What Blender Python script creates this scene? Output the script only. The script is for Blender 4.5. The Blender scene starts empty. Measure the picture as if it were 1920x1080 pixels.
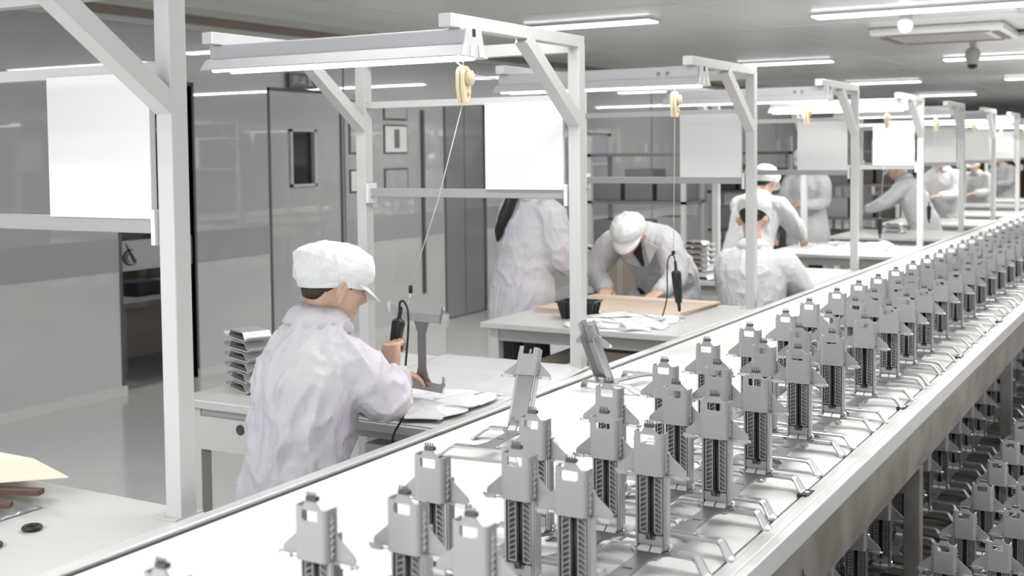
import bpy, bmesh, math, random
from mathutils import Vector, Matrix, noise
random.seed(7)
S = bpy.context.scene
COL = S.collection
R = math.radians
# ------------------------------------------------------------------ camera
CAM_Z = 1.6
FPX = 2240.0
up = Vector((1, .0105, 0)).cross(Vector((0, 114, -FPX))).normalized()
vy = Vector((2246 - 960, 400 - 273, -FPX)); vy = (vy - up * vy.dot(up)).normalized()
vx = vy.cross(up)
rot = Matrix((vx, vy, up))            # rows: world axes in camera coordinates
cd = bpy.data.cameras.new('camera'); cam = bpy.data.objects.new('camera', cd); COL.objects.link(cam)
cam.matrix_world = Matrix.Translation((0, 0, CAM_Z)) @ rot.to_4x4()
cd.sensor_width = 36.0; cd.lens = FPX / 1920 * 36.0
cd.shift_y = -(540 - 400) / 1920
cd.clip_start = .05; cd.clip_end = 120
cd.dof.use_dof = True; cd.dof.focus_distance = 3.3; cd.dof.aperture_fstop = 4.4
S.camera = cam
# ------------------------------------------------------------------ world, exposure
w = bpy.data.worlds.new('world'); S.world = w; w.use_nodes = True
w.node_tree.nodes['Background'].inputs[0].default_value = (.93, .96, 1, 1)
w.node_tree.nodes['Background'].inputs[1].default_value = 1.9
S.view_settings.view_transform = 'Standard'; S.view_settings.look = 'None'
S.view_settings.exposure = 0.25; S.view_settings.gamma = 1.0
S.view_settings.use_curve_mapping = False
S.cycles.use_denoising = True
S.cycles.max_bounces = 6; S.cycles.diffuse_bounces = 3; S.cycles.glossy_bounces = 3
S.cycles.sample_clamp_indirect = 6

CEIL = 2.645
def area(name, loc, sx, sy, power, col=(1, .985, .96), spread=180):
    l = bpy.data.lights.new(name, 'AREA'); l.shape = 'RECTANGLE'; l.size = sx; l.size_y = sy
    l.energy = power; l.color = col; l.spread = R(spread)
    o = bpy.data.objects.new(name, l); o.location = loc; COL.objects.link(o); return o
# seen and added unseen ceiling fittings: (x0, x1, y)
CEIL_LIGHTS = [(-4.87, -3.72, 3.6), (-4.87, -3.72, 8.78), (-4.85, -3.7, 14.0), (-4.85, -3.7, 19.1), (-4.85, -3.7, 24.4),  # first fitting is unseen, placed by continuing the row spacing
               (-2.62, -.42, 3.3), (-2.62, -.42, 6.2), (-2.62, -.42, 9.3), (-2.6, -.4, 14.7), (-2.55, -.4, 19.4), (-2.6, -.4, 25.0),  # first two are unseen, added to light the near conveyor and workers
               (-2.62, -.42, -.9), (-4.87, -3.72, -1.5), (.4, 2.6, 4.1), (.4, 2.6, 9.3), (.4, 2.6, 14.7), (.4, 2.6, 20.0)]  # right-hand row is unseen, added to light the conveyor more evenly
for (a, b, y) in CEIL_LIGHTS:
    area('ceiling_light_glow', ((a + b) / 2, y, CEIL - .031), b - a - .04, .16, (10 if 3.2 < y < 6.5 and a < 0 else 25 if a > 0 else 31) * (b - a))

# ------------------------------------------------------------------ materials
def mat(name, col, rough=.5, metal=0.0, emit=None, es=0.0, coat=0.0, spec=.5, alpha=1.0, trans=0.0, bump=None, var=None, sss=0):
    m = bpy.data.materials.new(name); m.use_nodes = True
    nt = m.node_tree; b = nt.nodes['Principled BSDF']
    b.inputs['Base Color'].default_value = (*col, 1)
    b.inputs['Roughness'].default_value = rough; b.inputs['Metallic'].default_value = metal
    b.inputs['Specular IOR Level'].default_value = spec
    b.inputs['Coat Weight'].default_value = coat; b.inputs['Coat Roughness'].default_value = .04
    b.inputs['Transmission Weight'].default_value = trans; b.inputs['Alpha'].default_value = alpha
    if sss: b.inputs['Subsurface Weight'].default_value = sss; b.inputs['Subsurface Radius'].default_value = (.02, .008, .004); b.inputs['Subsurface Scale'].default_value = .5
    if emit: b.inputs['Emission Color'].default_value = (*emit, 1); b.inputs['Emission Strength'].default_value = es
    tc = nt.nodes.new('ShaderNodeTexCoord')
    if bump:
        sc, st, stretch = bump
        mp = nt.nodes.new('ShaderNodeMapping'); mp.inputs['Scale'].default_value = stretch
        n = nt.nodes.new('ShaderNodeTexNoise'); n.inputs['Scale'].default_value = sc; n.inputs['Detail'].default_value = 4
        bm_ = nt.nodes.new('ShaderNodeBump'); bm_.inputs['Strength'].default_value = st; bm_.inputs['Distance'].default_value = .018
        nt.links.new(tc.outputs['Object'], mp.inputs[0]); nt.links.new(mp.outputs[0], n.inputs[0])
        nt.links.new(n.outputs[0], bm_.inputs['Height']); nt.links.new(bm_.outputs[0], b.inputs['Normal'])
    if var:
        sc, col2 = var
        n = nt.nodes.new('ShaderNodeTexNoise'); n.inputs['Scale'].default_value = sc; n.inputs['Detail'].default_value = 5
        mx = nt.nodes.new('ShaderNodeMix'); mx.data_type = 'RGBA'
        mx.inputs[6].default_value = (*col, 1); mx.inputs[7].default_value = (*col2, 1)
        rp = nt.nodes.new('ShaderNodeValToRGB'); rp.color_ramp.elements[0].position = .4; rp.color_ramp.elements[1].position = .65
        nt.links.new(tc.outputs['Object'], n.inputs[0]); nt.links.new(n.outputs[0], rp.inputs[0]); nt.links.new(rp.outputs[0], mx.inputs[0])
        nt.links.new(mx.outputs[2], b.inputs['Base Color'])
    return m
M = {}
M['steel'] = mat('white_powder_coat', (.55, .55, .545), .32)
M['lampbody'] = mat('lamp_white', (.54, .54, .56), .3)
M['tube'] = mat('fluorescent_tube', (1, 1, 1), emit=(1, .985, .97), es=3.2)
M['glow'] = mat('ceiling_diffuser', (1, 1, 1), emit=(1, .99, .98), es=5)
M['reflector'] = mat('mirror_reflector', (.9, .9, .92), .12, .9)
M['railgrey'] = mat('grey_rail', (.34, .34, .34), .35)  # darker grey than the other frame parts
M['board'] = mat('white_board', (.74, .74, .74), .35)
M['bench'] = mat('bench_laminate', (.60, .60, .585), .3, bump=None)
M['apron'] = mat('bench_apron', (.42, .42, .41), .45)
M['cab'] = mat('cabinet_paint', (.62, .62, .6), .4)
M['film'] = mat('white_sheet', (.54, .54, .55), .4, bump=(6, .5, (1, 1, 1)))
M['film2'] = mat('crumpled_film', (.74, .74, .75), .3, bump=(14, .9, (1, 1, 1)))
M['belt'] = mat('conveyor_belt', (.84, .84, .83), .3, coat=.15)
M['rail'] = mat('aluminium_rail', (.66, .66, .66), .3, .25)
M['skirt'] = mat('worn_side_panel', (.27, .25, .225), .45, .2, var=(6, (.17, .15, .13)))
M['dark'] = mat('dark_gap', (.03, .03, .03), .6)
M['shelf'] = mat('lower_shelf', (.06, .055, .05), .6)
M['cover'] = mat('grey_plastic', (.35, .35, .355), .42)
M['cast'] = mat('die_cast_metal', (.52, .52, .53), .3, .85)
M['bright'] = mat('polished_metal', (.85, .85, .86), .16, 1.0)
M['rib'] = mat('grey_ribs', (.36, .36, .365), .45)
M['black'] = mat('black_plastic', (.012, .012, .013), .45)
M['backp'] = mat('grey_back_panel', (.3, .3, .305), .4)
M['webm'] = mat('dark_cast_metal', (.27, .27, .275), .38, .7)
M['hingem'] = mat('white_metal_block', (.72, .72, .73), .25, .3)
M['pinm'] = mat('satin_metal', (.66, .66, .67), .28, .6)
M['chr'] = mat('chrome', (.75, .75, .76), .15, 1.0)
M['coat'] = mat('white_coat', (.62, .62, .63), .6, bump=(16, .8, (1, 1, .5)))
M['coatlilac'] = mat('white_coat_lilac_lining', (.61, .605, .62), .55, bump=(16, .9, (1, 1, .5)), var=(4, (.585, .545, .635)))
M['coatgrey'] = mat('grey_coat', (.55, .55, .56), .6, bump=(16, .8, (1, 1, .5)))
M['cap'] = mat('white_cap', (.8, .81, .81), .6, bump=(14, .7, (1, 1, 1)))
M['skin'] = mat('skin', (.62, .41, .31), .45, sss=.08)
M['hair'] = mat('black_hair', (.012, .01, .01), .4, bump=(60, .5, (1, 1, .1)))
M['hairbrown'] = mat('dark_brown_hair', (.05, .028, .022), .5, bump=(60, .5, (1, 1, .1)))
M['trouser'] = mat('black_trousers', (.015, .015, .018), .8)
M['shirt'] = mat('dark_shirt', (.03, .03, .04), .8)
M['shoe'] = mat('white_shoe', (.6, .6, .6), .5)
M['cream'] = mat('cream_plastic', (.84, .74, .48), .35)
M['creamd'] = mat('tan_plastic', (.66, .56, .38), .35)
M['cardboard'] = mat('cardboard', (.66, .53, .43), .8)
M['paleboard'] = mat('pale_cardboard', (.82, .74, .62), .8)
M['tan'] = mat('carton_brown', (.40, .34, .25), .8)
M['tube_card'] = mat('paper_roll', (.46, .42, .36), .7)
M['wall'] = mat('wall_panel', (.36, .36, .36), .3, coat=1)
M['walllow'] = mat('wall_panel_pale', (.47, .47, .47), .3, coat=1)
M['band'] = mat('frosted_band', (.31, .31, .31), .3, coat=.6)
M['farwall'] = mat('far_wall', (.62, .62, .62), .5)
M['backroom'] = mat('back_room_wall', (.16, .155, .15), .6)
M['farwall2'] = mat('door_window_rim', (.42, .42, .42), .4)
M['rightwall'] = mat('right_wall', (.22, .22, .22), .5)
M['seam'] = mat('seam', (.07, .07, .07), .6)
M['ceil'] = mat('ceiling_panel', (.92, .92, .91), .22, coat=.2)
M['trimc'] = mat('cornice', (.55, .54, .51), .5)
M['brownline'] = mat('cornice_gap', (.26, .21, .17), .6)
M['signc'] = mat('sign_face', (.09, .10, .10), .4)
M['signt'] = mat('sign_letters', (.62, .62, .62), .5)
M['dglass'] = mat('dark_glass', (.02, .02, .02), .05, spec=.6)
M['wood'] = mat('brown_door', (.22, .09, .055), .5)
M['blueglass'] = mat('pale_blue_window', (.34, .36, .40), .3)
M['machine'] = mat('machine_grey', (.13, .13, .13), .5)
M['machinel'] = mat('machine_light', (.45, .45, .45), .5)
M['trimd'] = mat('box_grey', (.25, .25, .25), .6)
M['navy'] = mat('navy_box', (.05, .055, .10), .5)
M['clear'] = mat('clear_plastic', (.85, .86, .87), .12, trans=.75)
M['plumb'] = mat('cream_white', (.8, .8, .74), .4)

def floor_mat():
    m = mat('epoxy_floor', (.42, .425, .42), .16, coat=.3)
    nt = m.node_tree; b = nt.nodes['Principled BSDF']; tc = nt.nodes.new('ShaderNodeTexCoord')
    n = nt.nodes.new('ShaderNodeTexNoise'); n.inputs['Scale'].default_value = .6
    rp = nt.nodes.new('ShaderNodeValToRGB')
    rp.color_ramp.elements[0].color = (.46, .465, .46, 1); rp.color_ramp.elements[1].color = (.54, .545, .54, 1)
    nt.links.new(tc.outputs['Object'], n.inputs[0]); nt.links.new(n.outputs[0], rp.inputs[0]); nt.links.new(rp.outputs[0], b.inputs['Base Color'])
    return m
M['floor'] = floor_mat()
for k_ in ('wall', 'walllow'): M[k_].node_tree.nodes['Principled BSDF'].inputs['Coat IOR'].default_value = 1.7; M[k_].node_tree.nodes['Principled BSDF'].inputs['Coat Roughness'].default_value = .015
def glass_mat():
    m = bpy.data.materials.new('clear_door_glass'); m.use_nodes = True; nt = m.node_tree
    out = nt.nodes['Material Output']; nt.nodes.remove(nt.nodes['Principled BSDF'])
    t = nt.nodes.new('ShaderNodeBsdfTransparent'); t.inputs[0].default_value = (.72, .72, .72, 1)
    g = nt.nodes.new('ShaderNodeBsdfGlossy'); g.inputs['Roughness'].default_value = .01
    lw = nt.nodes.new('ShaderNodeLayerWeight'); lw.inputs[0].default_value = .5
    pw = nt.nodes.new('ShaderNodeMath'); pw.operation = 'POWER'; pw.inputs[1].default_value = 4
    f = nt.nodes.new('ShaderNodeMath'); f.operation = 'MULTIPLY_ADD'; f.inputs[1].default_value = .8; f.inputs[2].default_value = .045
    nt.links.new(lw.outputs['Facing'], pw.inputs[0]); nt.links.new(pw.outputs[0], f.inputs[0])
    mx = nt.nodes.new('ShaderNodeMixShader')
    nt.links.new(f.outputs[0], mx.inputs[0]); nt.links.new(t.outputs[0], mx.inputs[1]); nt.links.new(g.outputs[0], mx.inputs[2])
    nt.links.new(mx.outputs[0], out.inputs[0]); return m
M['glass'] = glass_mat()

# ------------------------------------------------------------------ mesh builder
class B:
    def __init__(s): s.v = []; s.f = []; s.sm = []
    def add(s, vs, fs, smooth=False):
        n = len(s.v); s.v += [tuple(v) for v in vs]; s.f += [tuple(i + n for i in f) for f in fs]; s.sm += [smooth] * len(fs); return s
    def box(s, x0, x1, y0, y1, z0, z1):
        return s.add([(x0, y0, z0), (x1, y0, z0), (x1, y1, z0), (x0, y1, z0), (x0, y0, z1), (x1, y0, z1), (x1, y1, z1), (x0, y1, z1)],
                     [(0, 3, 2, 1), (4, 5, 6, 7), (0, 1, 5, 4), (1, 2, 6, 5), (2, 3, 7, 6), (3, 0, 4, 7)])
    def bar(s, p, q, w, h, upv=(0, 0, 1)):      # rectangular bar from p to q
        p, q = Vector(p), Vector(q); d = (q - p).normalized(); u = Vector(upv)
        if abs(d.dot(u)) > .98: u = Vector((0, 1, 0))
        a = d.cross(u).normalized(); b = a.cross(d).normalized()
        vs = []
        for c in (p, q):
            for (i, j) in ((-1, -1), (1, -1), (1, 1), (-1, 1)): vs.append(c + a * i * w / 2 + b * j * h / 2)
        return s.add(vs, [(0, 1, 2, 3), (7, 6, 5, 4), (0, 4, 5, 1), (1, 5, 6, 2), (2, 6, 7, 3), (3, 7, 4, 0)])
    def tube(s, pts, r, seg=10, caps=True):
        pts = [Vector(p) for p in pts]; n = len(pts); rr = r if isinstance(r, (list, tuple)) else [r] * n
        rings = []; ref = None
        for i, p in enumerate(pts):
            d = (pts[min(i + 1, n - 1)] - pts[max(i - 1, 0)]).normalized()
            if ref is None:
                ref = Vector((0, 0, 1)) if abs(d.z) < .9 else Vector((1, 0, 0))
            a = d.cross(ref).normalized(); b = a.cross(d).normalized(); ref = b
            rings.append([p + (a * math.cos(2 * math.pi * k / seg) + b * math.sin(2 * math.pi * k / seg)) * rr[i] for k in range(seg)])
        return s.loft(rings, caps)
    def loft(s, rings, caps=True, smooth=True):
        m = len(rings[0]); vs = [v for r_ in rings for v in r_]; fs = []
        for i in range(len(rings) - 1):
            for k in range(m):
                a = i * m + k; b = i * m + (k + 1) % m; fs.append((a, b, b + m, a + m))
        s.add(vs, fs, smooth)
        if caps:
            n0 = len(s.v) - len(vs)
            s.f.append(tuple(n0 + k for k in reversed(range(m)))); s.sm.append(False)
            s.f.append(tuple(n0 + (len(rings) - 1) * m + k for k in range(m))); s.sm.append(False)
        return s
    def prism(s, poly, t0, t1, plane='xz'):      # polygon (a,b) extruded along the third axis
        def P(a, b, t): return {'xz': (a, t, b), 'xy': (a, b, t), 'yz': (t, a, b)}[plane]
        n = len(poly)
        vs = [P(a, b, t0) for a, b in poly] + [P(a, b, t1) for a, b in poly]
        fs = [tuple(range(n)), tuple(reversed(range(n, 2 * n)))] + [(i + n, (i + 1) % n + n, (i + 1) % n, i) for i in range(n)]
        return s.add(vs, fs)
    def lathe(s, prof, seg=20, c=(0, 0, 0), axis='z'):
        rings = []
        for (r_, h) in prof:
            ring = []
            for k in range(seg):
                a = 2 * math.pi * k / seg; x, y = r_ * math.cos(a), r_ * math.sin(a)
                v = (x, y, h) if axis == 'z' else ((h, x, y) if axis == 'x' else (x, h, y))
                ring.append((v[0] + c[0], v[1] + c[1], v[2] + c[2]))
            rings.append(ring)
        return s.loft(rings)
    def cyl(s, p, q, r, seg=12): return s.tube([p, q], r, seg)
    def xf(s, m): s.v = [tuple(m @ Vector(v)) for v in s.v]; return s
    def mesh(s, name, m):
        me = bpy.data.meshes.new(name); me.from_pydata(s.v, [], s.f)
        bm = bmesh.new(); bm.from_mesh(me); bmesh.ops.recalc_face_normals(bm, faces=bm.faces); 
        bm.to_mesh(me); bm.free()
        for p, sm in zip(me.polygons, s.sm): p.use_smooth = sm
        me.materials.append(m); return me
    def obj(s, name, m, parent=None, loc=None):
        o = bpy.data.objects.new(name, s.mesh(name, m)); COL.objects.link(o)
        if parent: o.parent = parent
        if loc: o.location = loc
        return o
def bevel(o, w_, seg=2):
    m = o.modifiers.new('bevel', 'BEVEL'); m.width = w_; m.segments = seg; m.limit_method = 'ANGLE'; return o
def tag(o, label=None, cat=None, group=None, kind=None):
    if label: o['label'] = label
    if cat: o['category'] = cat
    if group: o['group'] = group
    if kind: o['kind'] = kind
    return o
def thing(name, label, cat, loc=(0, 0, 0), rz=0, group=None):
    o = bpy.data.objects.new(name, None); COL.objects.link(o); o.location = loc; o.rotation_euler = (0, 0, rz); o.empty_display_size = .05
    return tag(o, label, cat, group)
KIDS = {}
def children(o): return [c for c in bpy.data.objects if c.parent == o]
def snapshot(o):
    return (o, [snapshot(c) for c in children(o)])
def copy_snap(sn, parent=None):
    o, ch = sn; c = o.copy(); COL.objects.link(c)
    if parent: c.parent = parent
    for k in ch: copy_snap(k, c)
    return c
def struct(name, b, m, parent=None):
    o = b.obj(name, m, parent)
    if not parent: o['kind'] = 'structure'
    return o
ORD = ['first', 'second', 'third', 'fourth', 'fifth', 'sixth', 'seventh', 'eighth', 'ninth', 'tenth', 'eleventh', 'twelfth', 'thirteenth',
       'fourteenth', 'fifteenth', 'sixteenth', 'seventeenth', 'eighteenth', 'nineteenth', 'twentieth', 'twenty-first', 'twenty-second', 'twenty-third', 'twenty-fourth',
       'twenty-fifth', 'twenty-sixth', 'twenty-seventh', 'twenty-eighth', 'twenty-ninth', 'thirtieth', 'thirty-first', 'thirty-second', 'thirty-third', 'thirty-fourth', 'thirty-fifth', 'thirty-sixth', 'thirty-seventh', 'thirty-eighth']

def remesh(b, name, m, parent, voxel=.006, smooth=4, wrinkle=None):
    me = bpy.data.meshes.new('tmp'); me.from_pydata(b.v, [], b.f)
    bm = bmesh.new(); bm.from_mesh(me); bmesh.ops.recalc_face_normals(bm, faces=bm.faces); bm.to_mesh(me); bm.free()
    o = bpy.data.objects.new('tmp', me); COL.objects.link(o)
    r_ = o.modifiers.new('r', 'REMESH'); r_.mode = 'VOXEL'; r_.voxel_size = voxel
    if smooth:
        s_ = o.modifiers.new('s', 'SMOOTH'); s_.factor = .6; s_.iterations = smooth
    dg = bpy.context.evaluated_depsgraph_get()
    new = bpy.data.meshes.new_from_object(o.evaluated_get(dg))
    bpy.data.objects.remove(o); bpy.data.meshes.remove(me)
    if wrinkle:
        amp, off = wrinkle
        vs = new.vertices; nrm = [v.normal.copy() for v in vs]
        for v, n in zip(vs, nrm):
            p = v.co
            q = Vector((p.x * 5 + off, p.y * 5, p.z * 3.2))
            wp = noise.noise_vector(q * .8) * 1.1
            a = noise.noise(q * 1.5 + wp); c = noise.noise(q * 3.1 + wp * 1.4 + Vector((9, 2, 1))); e = noise.noise(q * 7.0 + wp * 2 + Vector((3, 7, 5)))
            v.co = p + n * (amp * (.6 * noise.noise(q * .8) + 1.0 * ((1 - abs(a)) ** 7 - .35) + .55 * ((1 - abs(c)) ** 6 - .35) + .2 * ((1 - abs(e)) ** 4 - .4)))
    for p in new.polygons: p.use_smooth = True
    new.name = name; new.materials.clear(); new.materials.append(m)
    q = bpy.data.objects.new(name, new); COL.objects.link(q); q.parent = parent
    return q

# ================================================================== SETTING
WX = -6.25
struct('floor', B().box(-9.5, 3.5, -3, 34, -.1, 0), M['floor'])
struct('ceiling', B().box(-6.3, 3.5, -3, 34, CEIL, CEIL + .1), M['ceil'])
# left wall with its openings; frosted band along it
wl = B()
for (a, b_) in ((-3, 5.62), (6.30, 7.12), (8.02, 9.6), (10.36, 12.7), (13.35, 34)):
    wl.box(WX - .08, WX, a, b_, 1.05, CEIL)
for (a, b_) in ((5.62, 6.30), (7.12, 8.02), (9.6, 10.36)):
    wl.box(WX - .08, WX, a, b_, 2.11, CEIL)
wl.box(WX - .08, WX, 12.7, 13.35, 1.05, 1.46).box(WX - .08, WX, 12.7, 13.35, 1.82, CEIL)
wall_left = struct('wall_left', wl, M['wall'])
lo = B()
for (a, b_) in ((-3, 5.62), (6.30, 7.12), (8.02, 9.6), (10.36, 34)):
    lo.box(WX - .08, WX, a, b_, 0, .83)
lo.obj('lower_panel', M['walllow'], wall_left)
bn = B()
for (a, b_) in ((-3, 5.62), (6.30, 7.12), (8.02, 9.6), (10.36, 34)):
    bn.box(WX - .08, WX + .002, a, b_, .83, 1.05)
bn.obj('frosted_band', M['band'], wall_left)
sm = B()
for y in (1.2, 2.9, 4.4, 8.05, 11.6, 14.6, 16.4, 18.2, 20.0): sm.box(WX, WX + .004, y, y + .012, .06, CEIL)
sm.box(WX, WX + .02, 9.2, 9.24, .3, 2.0)
sm.obj('panel_seam', M['seam'], wall_left)
bb = B()
for (a, b_) in ((-3, 5.62), (6.30, 7.12), (8.02, 9.6), (10.36, 34)):
    bb.box(WX, WX + .03, a, b_, 0, .06)
struct('baseboard_left', bb, M['trimc'])
cn = B().box(WX, WX + .10, -3, 34, CEIL - .05, CEIL).box(WX, WX + .035, -3, 34, CEIL - .15, CEIL - .11)
t1 = struct('trim_1', cn, M['trimc'])
B().box(WX, WX + .05, -3, 34, CEIL - .11, CEIL - .05).obj('cornice_gap', M['brownline'], t1)
# glass door with band and mark, dark room behind
d1 = B().box(WX - .05, WX - .03, 5.63, 6.30, .02, 2.1)
door1 = struct('door_1', d1, M['glass'])
B().box(WX - .052, WX - .028, 5.63, 6.30, .825, 1.03).obj('frosted_band', M['band'], door1)
fr = B().box(WX - .08, WX + .004, 5.6, 5.625, 0, 2.12).box(WX - .08, WX + .004, 6.30, 6.32, 0, 2.12).box(WX - .08, WX + .004, 5.6, 6.32, 2.1, 2.125)
fr.obj('door_frame', M['seam'], door1)
# the dark "d" shaped mark on the band
lg = B()
cy, cz = 5.70, .93
def crescent(cy, cz, r0, r1, a0, a1, n=18):
    o_, i_ = [], []
    for k in range(n + 1):
        t = k / n; a = R(a0 + (a1 - a0) * t); wdt = math.sin(math.pi * t) ** .7
        o_.append((cy + r0 * 1.25 * math.cos(a), cz + r0 * math.sin(a)))
        rr = r0 - (r0 - r1) * wdt; i_.append((cy + rr * 1.25 * math.cos(a), cz + rr * math.sin(a)))
    return o_ + i_[::-1][1:-1]
lg.prism(crescent(cy + .025, .915, .056, .038, 60, 310), WX - .027, WX - .024, 'yz')
lg.prism(crescent(cy + .028, .915, .034, .025, 75, 270), WX - .027, WX - .024, 'yz')
lg.prism([(cy - .018, 1.02), (cy - .01, .99), (cy + .045, .885), (cy + .072, .872), (cy + .077, .89), (cy + .065, .905)], WX - .027, WX - .024, 'yz')
lg.obj('door_mark', M['black'], door1)
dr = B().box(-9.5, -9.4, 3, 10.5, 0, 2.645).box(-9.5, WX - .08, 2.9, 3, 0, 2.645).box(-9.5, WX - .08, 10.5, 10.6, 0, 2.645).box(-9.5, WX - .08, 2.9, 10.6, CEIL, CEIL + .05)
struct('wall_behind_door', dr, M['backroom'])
# air shower door with window
door2 = struct('door_2', B().box(WX - .06, WX - .005, 7.13, 8.01, .01, 1.36).box(WX - .06, WX - .005, 7.13, 8.01, 1.79, 2.1)
               .box(WX - .06, WX - .005, 7.13, 7.38, 1.36, 1.79).box(WX - .06, WX - .005, 7.66, 8.01, 1.36, 1.79), M['wall'])
B().box(WX - .04, WX - .03, 7.38, 7.66, 1.36, 1.79).obj('door_window', M['dglass'], door2)
B().box(WX - .006, WX + .012, 7.36, 7.385, 1.345, 1.805).box(WX - .006, WX + .012, 7.655, 7.68, 1.345, 1.805).box(WX - .006, WX + .012, 7.36, 7.68, 1.785, 1.805).box(WX - .006, WX + .012, 7.36, 7.68, 1.345, 1.365).obj('window_frame', M['farwall2'], door2)
B().box(WX - .08, WX + .004, 7.105, 7.13, 0, 2.12).box(WX - .08, WX + .004, 8.005, 8.03, 0, 2.12).box(WX - .08, WX + .004, 7.105, 8.03, 2.1, 2.125).obj('door_frame', M['seam'], door2)
door3 = struct('door_3', B().box(WX - .06, WX - .01, 9.62, 9.97, .01, 2.08).box(WX - .06, WX - .01, 9.985, 10.34, .01, 2.08), mat('dark_door', (.20, .20, .20), .2, coat=.4))
B().box(WX - .08, WX + .004, 9.59, 9.62, 0, 2.11).box(WX - .08, WX + .004, 10.34, 10.37, 0, 2.11).box(WX - .08, WX + .004, 9.59, 10.37, 2.085, 2.11).obj('door_frame', M['seam'], door3)
win = struct('window_1', B().box(WX - .05, WX - .03, 12.7, 13.35, 1.46, 1.82), M['blueglass'])
B().box(WX - .05, WX + .01, 12.68, 12.7, 1.44, 1.84).box(WX - .05, WX + .01, 13.35, 13.37, 1.44, 1.84).box(WX - .05, WX + .01, 12.68, 13.37, 1.82, 1.84).box(WX - .05, WX + .01, 12.68, 13.37, 1.44, 1.46).obj('window_frame', M['trimc'], win)
# sign over the door
sg = thing('door_sign', 'small dark sign with three pale Chinese characters above the air shower door', 'sign', (WX, 7.5, 2.19))
B().box(0, .03, -.17, .17, -.06, .06).obj('sign_board', M['signc'], sg)
B().box(.03, .034, -.17, -.16, -.06, .06).box(.03, .034, .16, .17, -.06, .06).box(.03, .034, -.16, .16, .052, .06).box(.03, .034, -.16, .16, -.06, -.052).obj('sign_rim', M['seam'], sg)
def strokes(b, ox, lst, s=.034):
    for (a0, b0, a1, b1) in lst:
        p = Vector((.033, ox + a0 * s, b0 * s)); q = Vector((.033, ox + a1 * s, b1 * s)); b.bar(p, q, .0055, .004, (1, 0, 0))
ch = B()
strokes(ch, -.085, [(-.8, .9, .7, .9), (-.8, .9, -.9, -.9), (.7, .9, .75, -.6), (.75, -.6, 1, -.8), (-.5, .5, .4, -.6), (.4, .5, -.5, -.6)])
strokes(ch, 0, [(-1, .7, -.8, .5), (-1, -.8, -.7, -.1), (-.3, .9, -.3, -.9), (-.6, .4, 0, .4), (-.3, .3, -.65, -.4), (.45, .9, .45, -.9), (.1, .4, .85, .4), (.45, .3, .1, -.5), (.45, .3, .9, -.5), (-.3, .2, 0, -.4)])
strokes(ch, .085, [(0, 1, 0, .8), (-.8, .7, .8, .7), (-.8, .7, -.85, .4), (.8, .7, .85, .4), (-.5, .4, .5, .4), (0, .4, -.4, 0), (-.5, 0, .5, 0), (.2, .2, .45, -.05), (0, 0, 0, -.85), (-.45, -.4, .45, -.4), (-.85, -.85, .85, -.85)])
ch.obj('sign_characters', M['signt'], sg)
# framed notices
po = thing('notice', 'framed notice on the grey wall', 'notice', (WX, 0, 0), 0, 'framed notices on the glossy wall')
bpy.data.objects.remove(po)
k = 0
names = {(0, 0): 'upper left', (1, 0): 'upper right', (0, 1): 'middle left', (1, 1): 'middle right', (0, 2): 'lower left', (1, 2): 'lower right'}
for j, (z0, z1) in enumerate(((1.90, 2.06), (1.60, 1.86), (1.27, 1.47))):
    for i, (y0, y1) in enumerate(((8.12, 8.38), (8.62, 8.98))):
        p = thing('notice_frame', '%s of the six framed notices on the glossy grey wall behind the worker' % names[(i, j)], 'notice', (WX, (y0 + y1) / 2, (z0 + z1) / 2), 0, 'framed notices on the glossy wall')
        hy, hz = (y1 - y0) / 2, (z1 - z0) / 2
        B().box(0, .008, -hy, hy, -hz, hz).obj('frame', M['seam'], p)
        B().box(.008, .011, -hy + .015, hy - .015, -hz + .015, hz - .015).obj('sheet', M['wall'] if (i + j) % 2 else M['farwall'], p)
        if i == 1 and j == 1: B().box(.011, .013, -.03, .05, -.08, .09).obj('picture', M['machine'], p)
# far and right walls
struct('wall_far', B().box(-9.5, 3.5, 34, 34.1, 0, CEIL), M['farwall'])
struct('wall_right', B().box(3.4, 3.5, -3, 34, 0, CEIL), M['rightwall'])
for i, (x0, x1) in enumerate(((-5.2, -3.9), (-3.4, -2.4), (-1.9, -.6))):
    d = struct('door_%d' % (4 + i), B().box(x0, x1, 33.93, 33.995, 0, 2.1), M['wood'])
    B().box(x0 + .9 * (x1 - x0), x0 + .94 * (x1 - x0), 33.9, 33.93, 1.0, 1.14).obj('door_handle', M['chr'], d)
# ceiling grid lines
cg = B()
for y in range(0, 34, 2): cg.box(WX + .1, 3.4, y, y + .008, CEIL - .003, CEIL)
for x in (-5.2, -3.2, -1.2, .8, 2.8): cg.box(x, x + .008, -3, 34, CEIL - .0035, CEIL)
struct('trim_2', cg, mat('ceiling_joint', (.62, .62, .61), .4))

# ------------------------------------------------------------------ ceiling fittings
for i, (a, b_, y) in enumerate(CEIL_LIGHTS):  # the added unseen fittings get the same parts and label
    side = 'left' if a < -3 else ('middle' if a < 0 else 'right')
    n = sum(1 for q in CEIL_LIGHTS[:i] if (q[0] < -3) == (a < -3) and (q[0] < 0) == (a < 0))
    t = thing('ceiling_light', 'flat bright ceiling light in the %s line, %s from the front' % (side, ORD[n]), 'ceiling light', ((a + b_) / 2, y, CEIL), 0, 'recessed ceiling lights')
    h = (b_ - a) / 2
    B().box(-h, h, -.12, .12, -.02, -.0005).obj('light_housing', M['lampbody'], t)
    bevel(B().box(-h + .02, h - .02, -.105, .105, -.028, -.02).obj('diffuser', M['glow'], t), .008)
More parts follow.
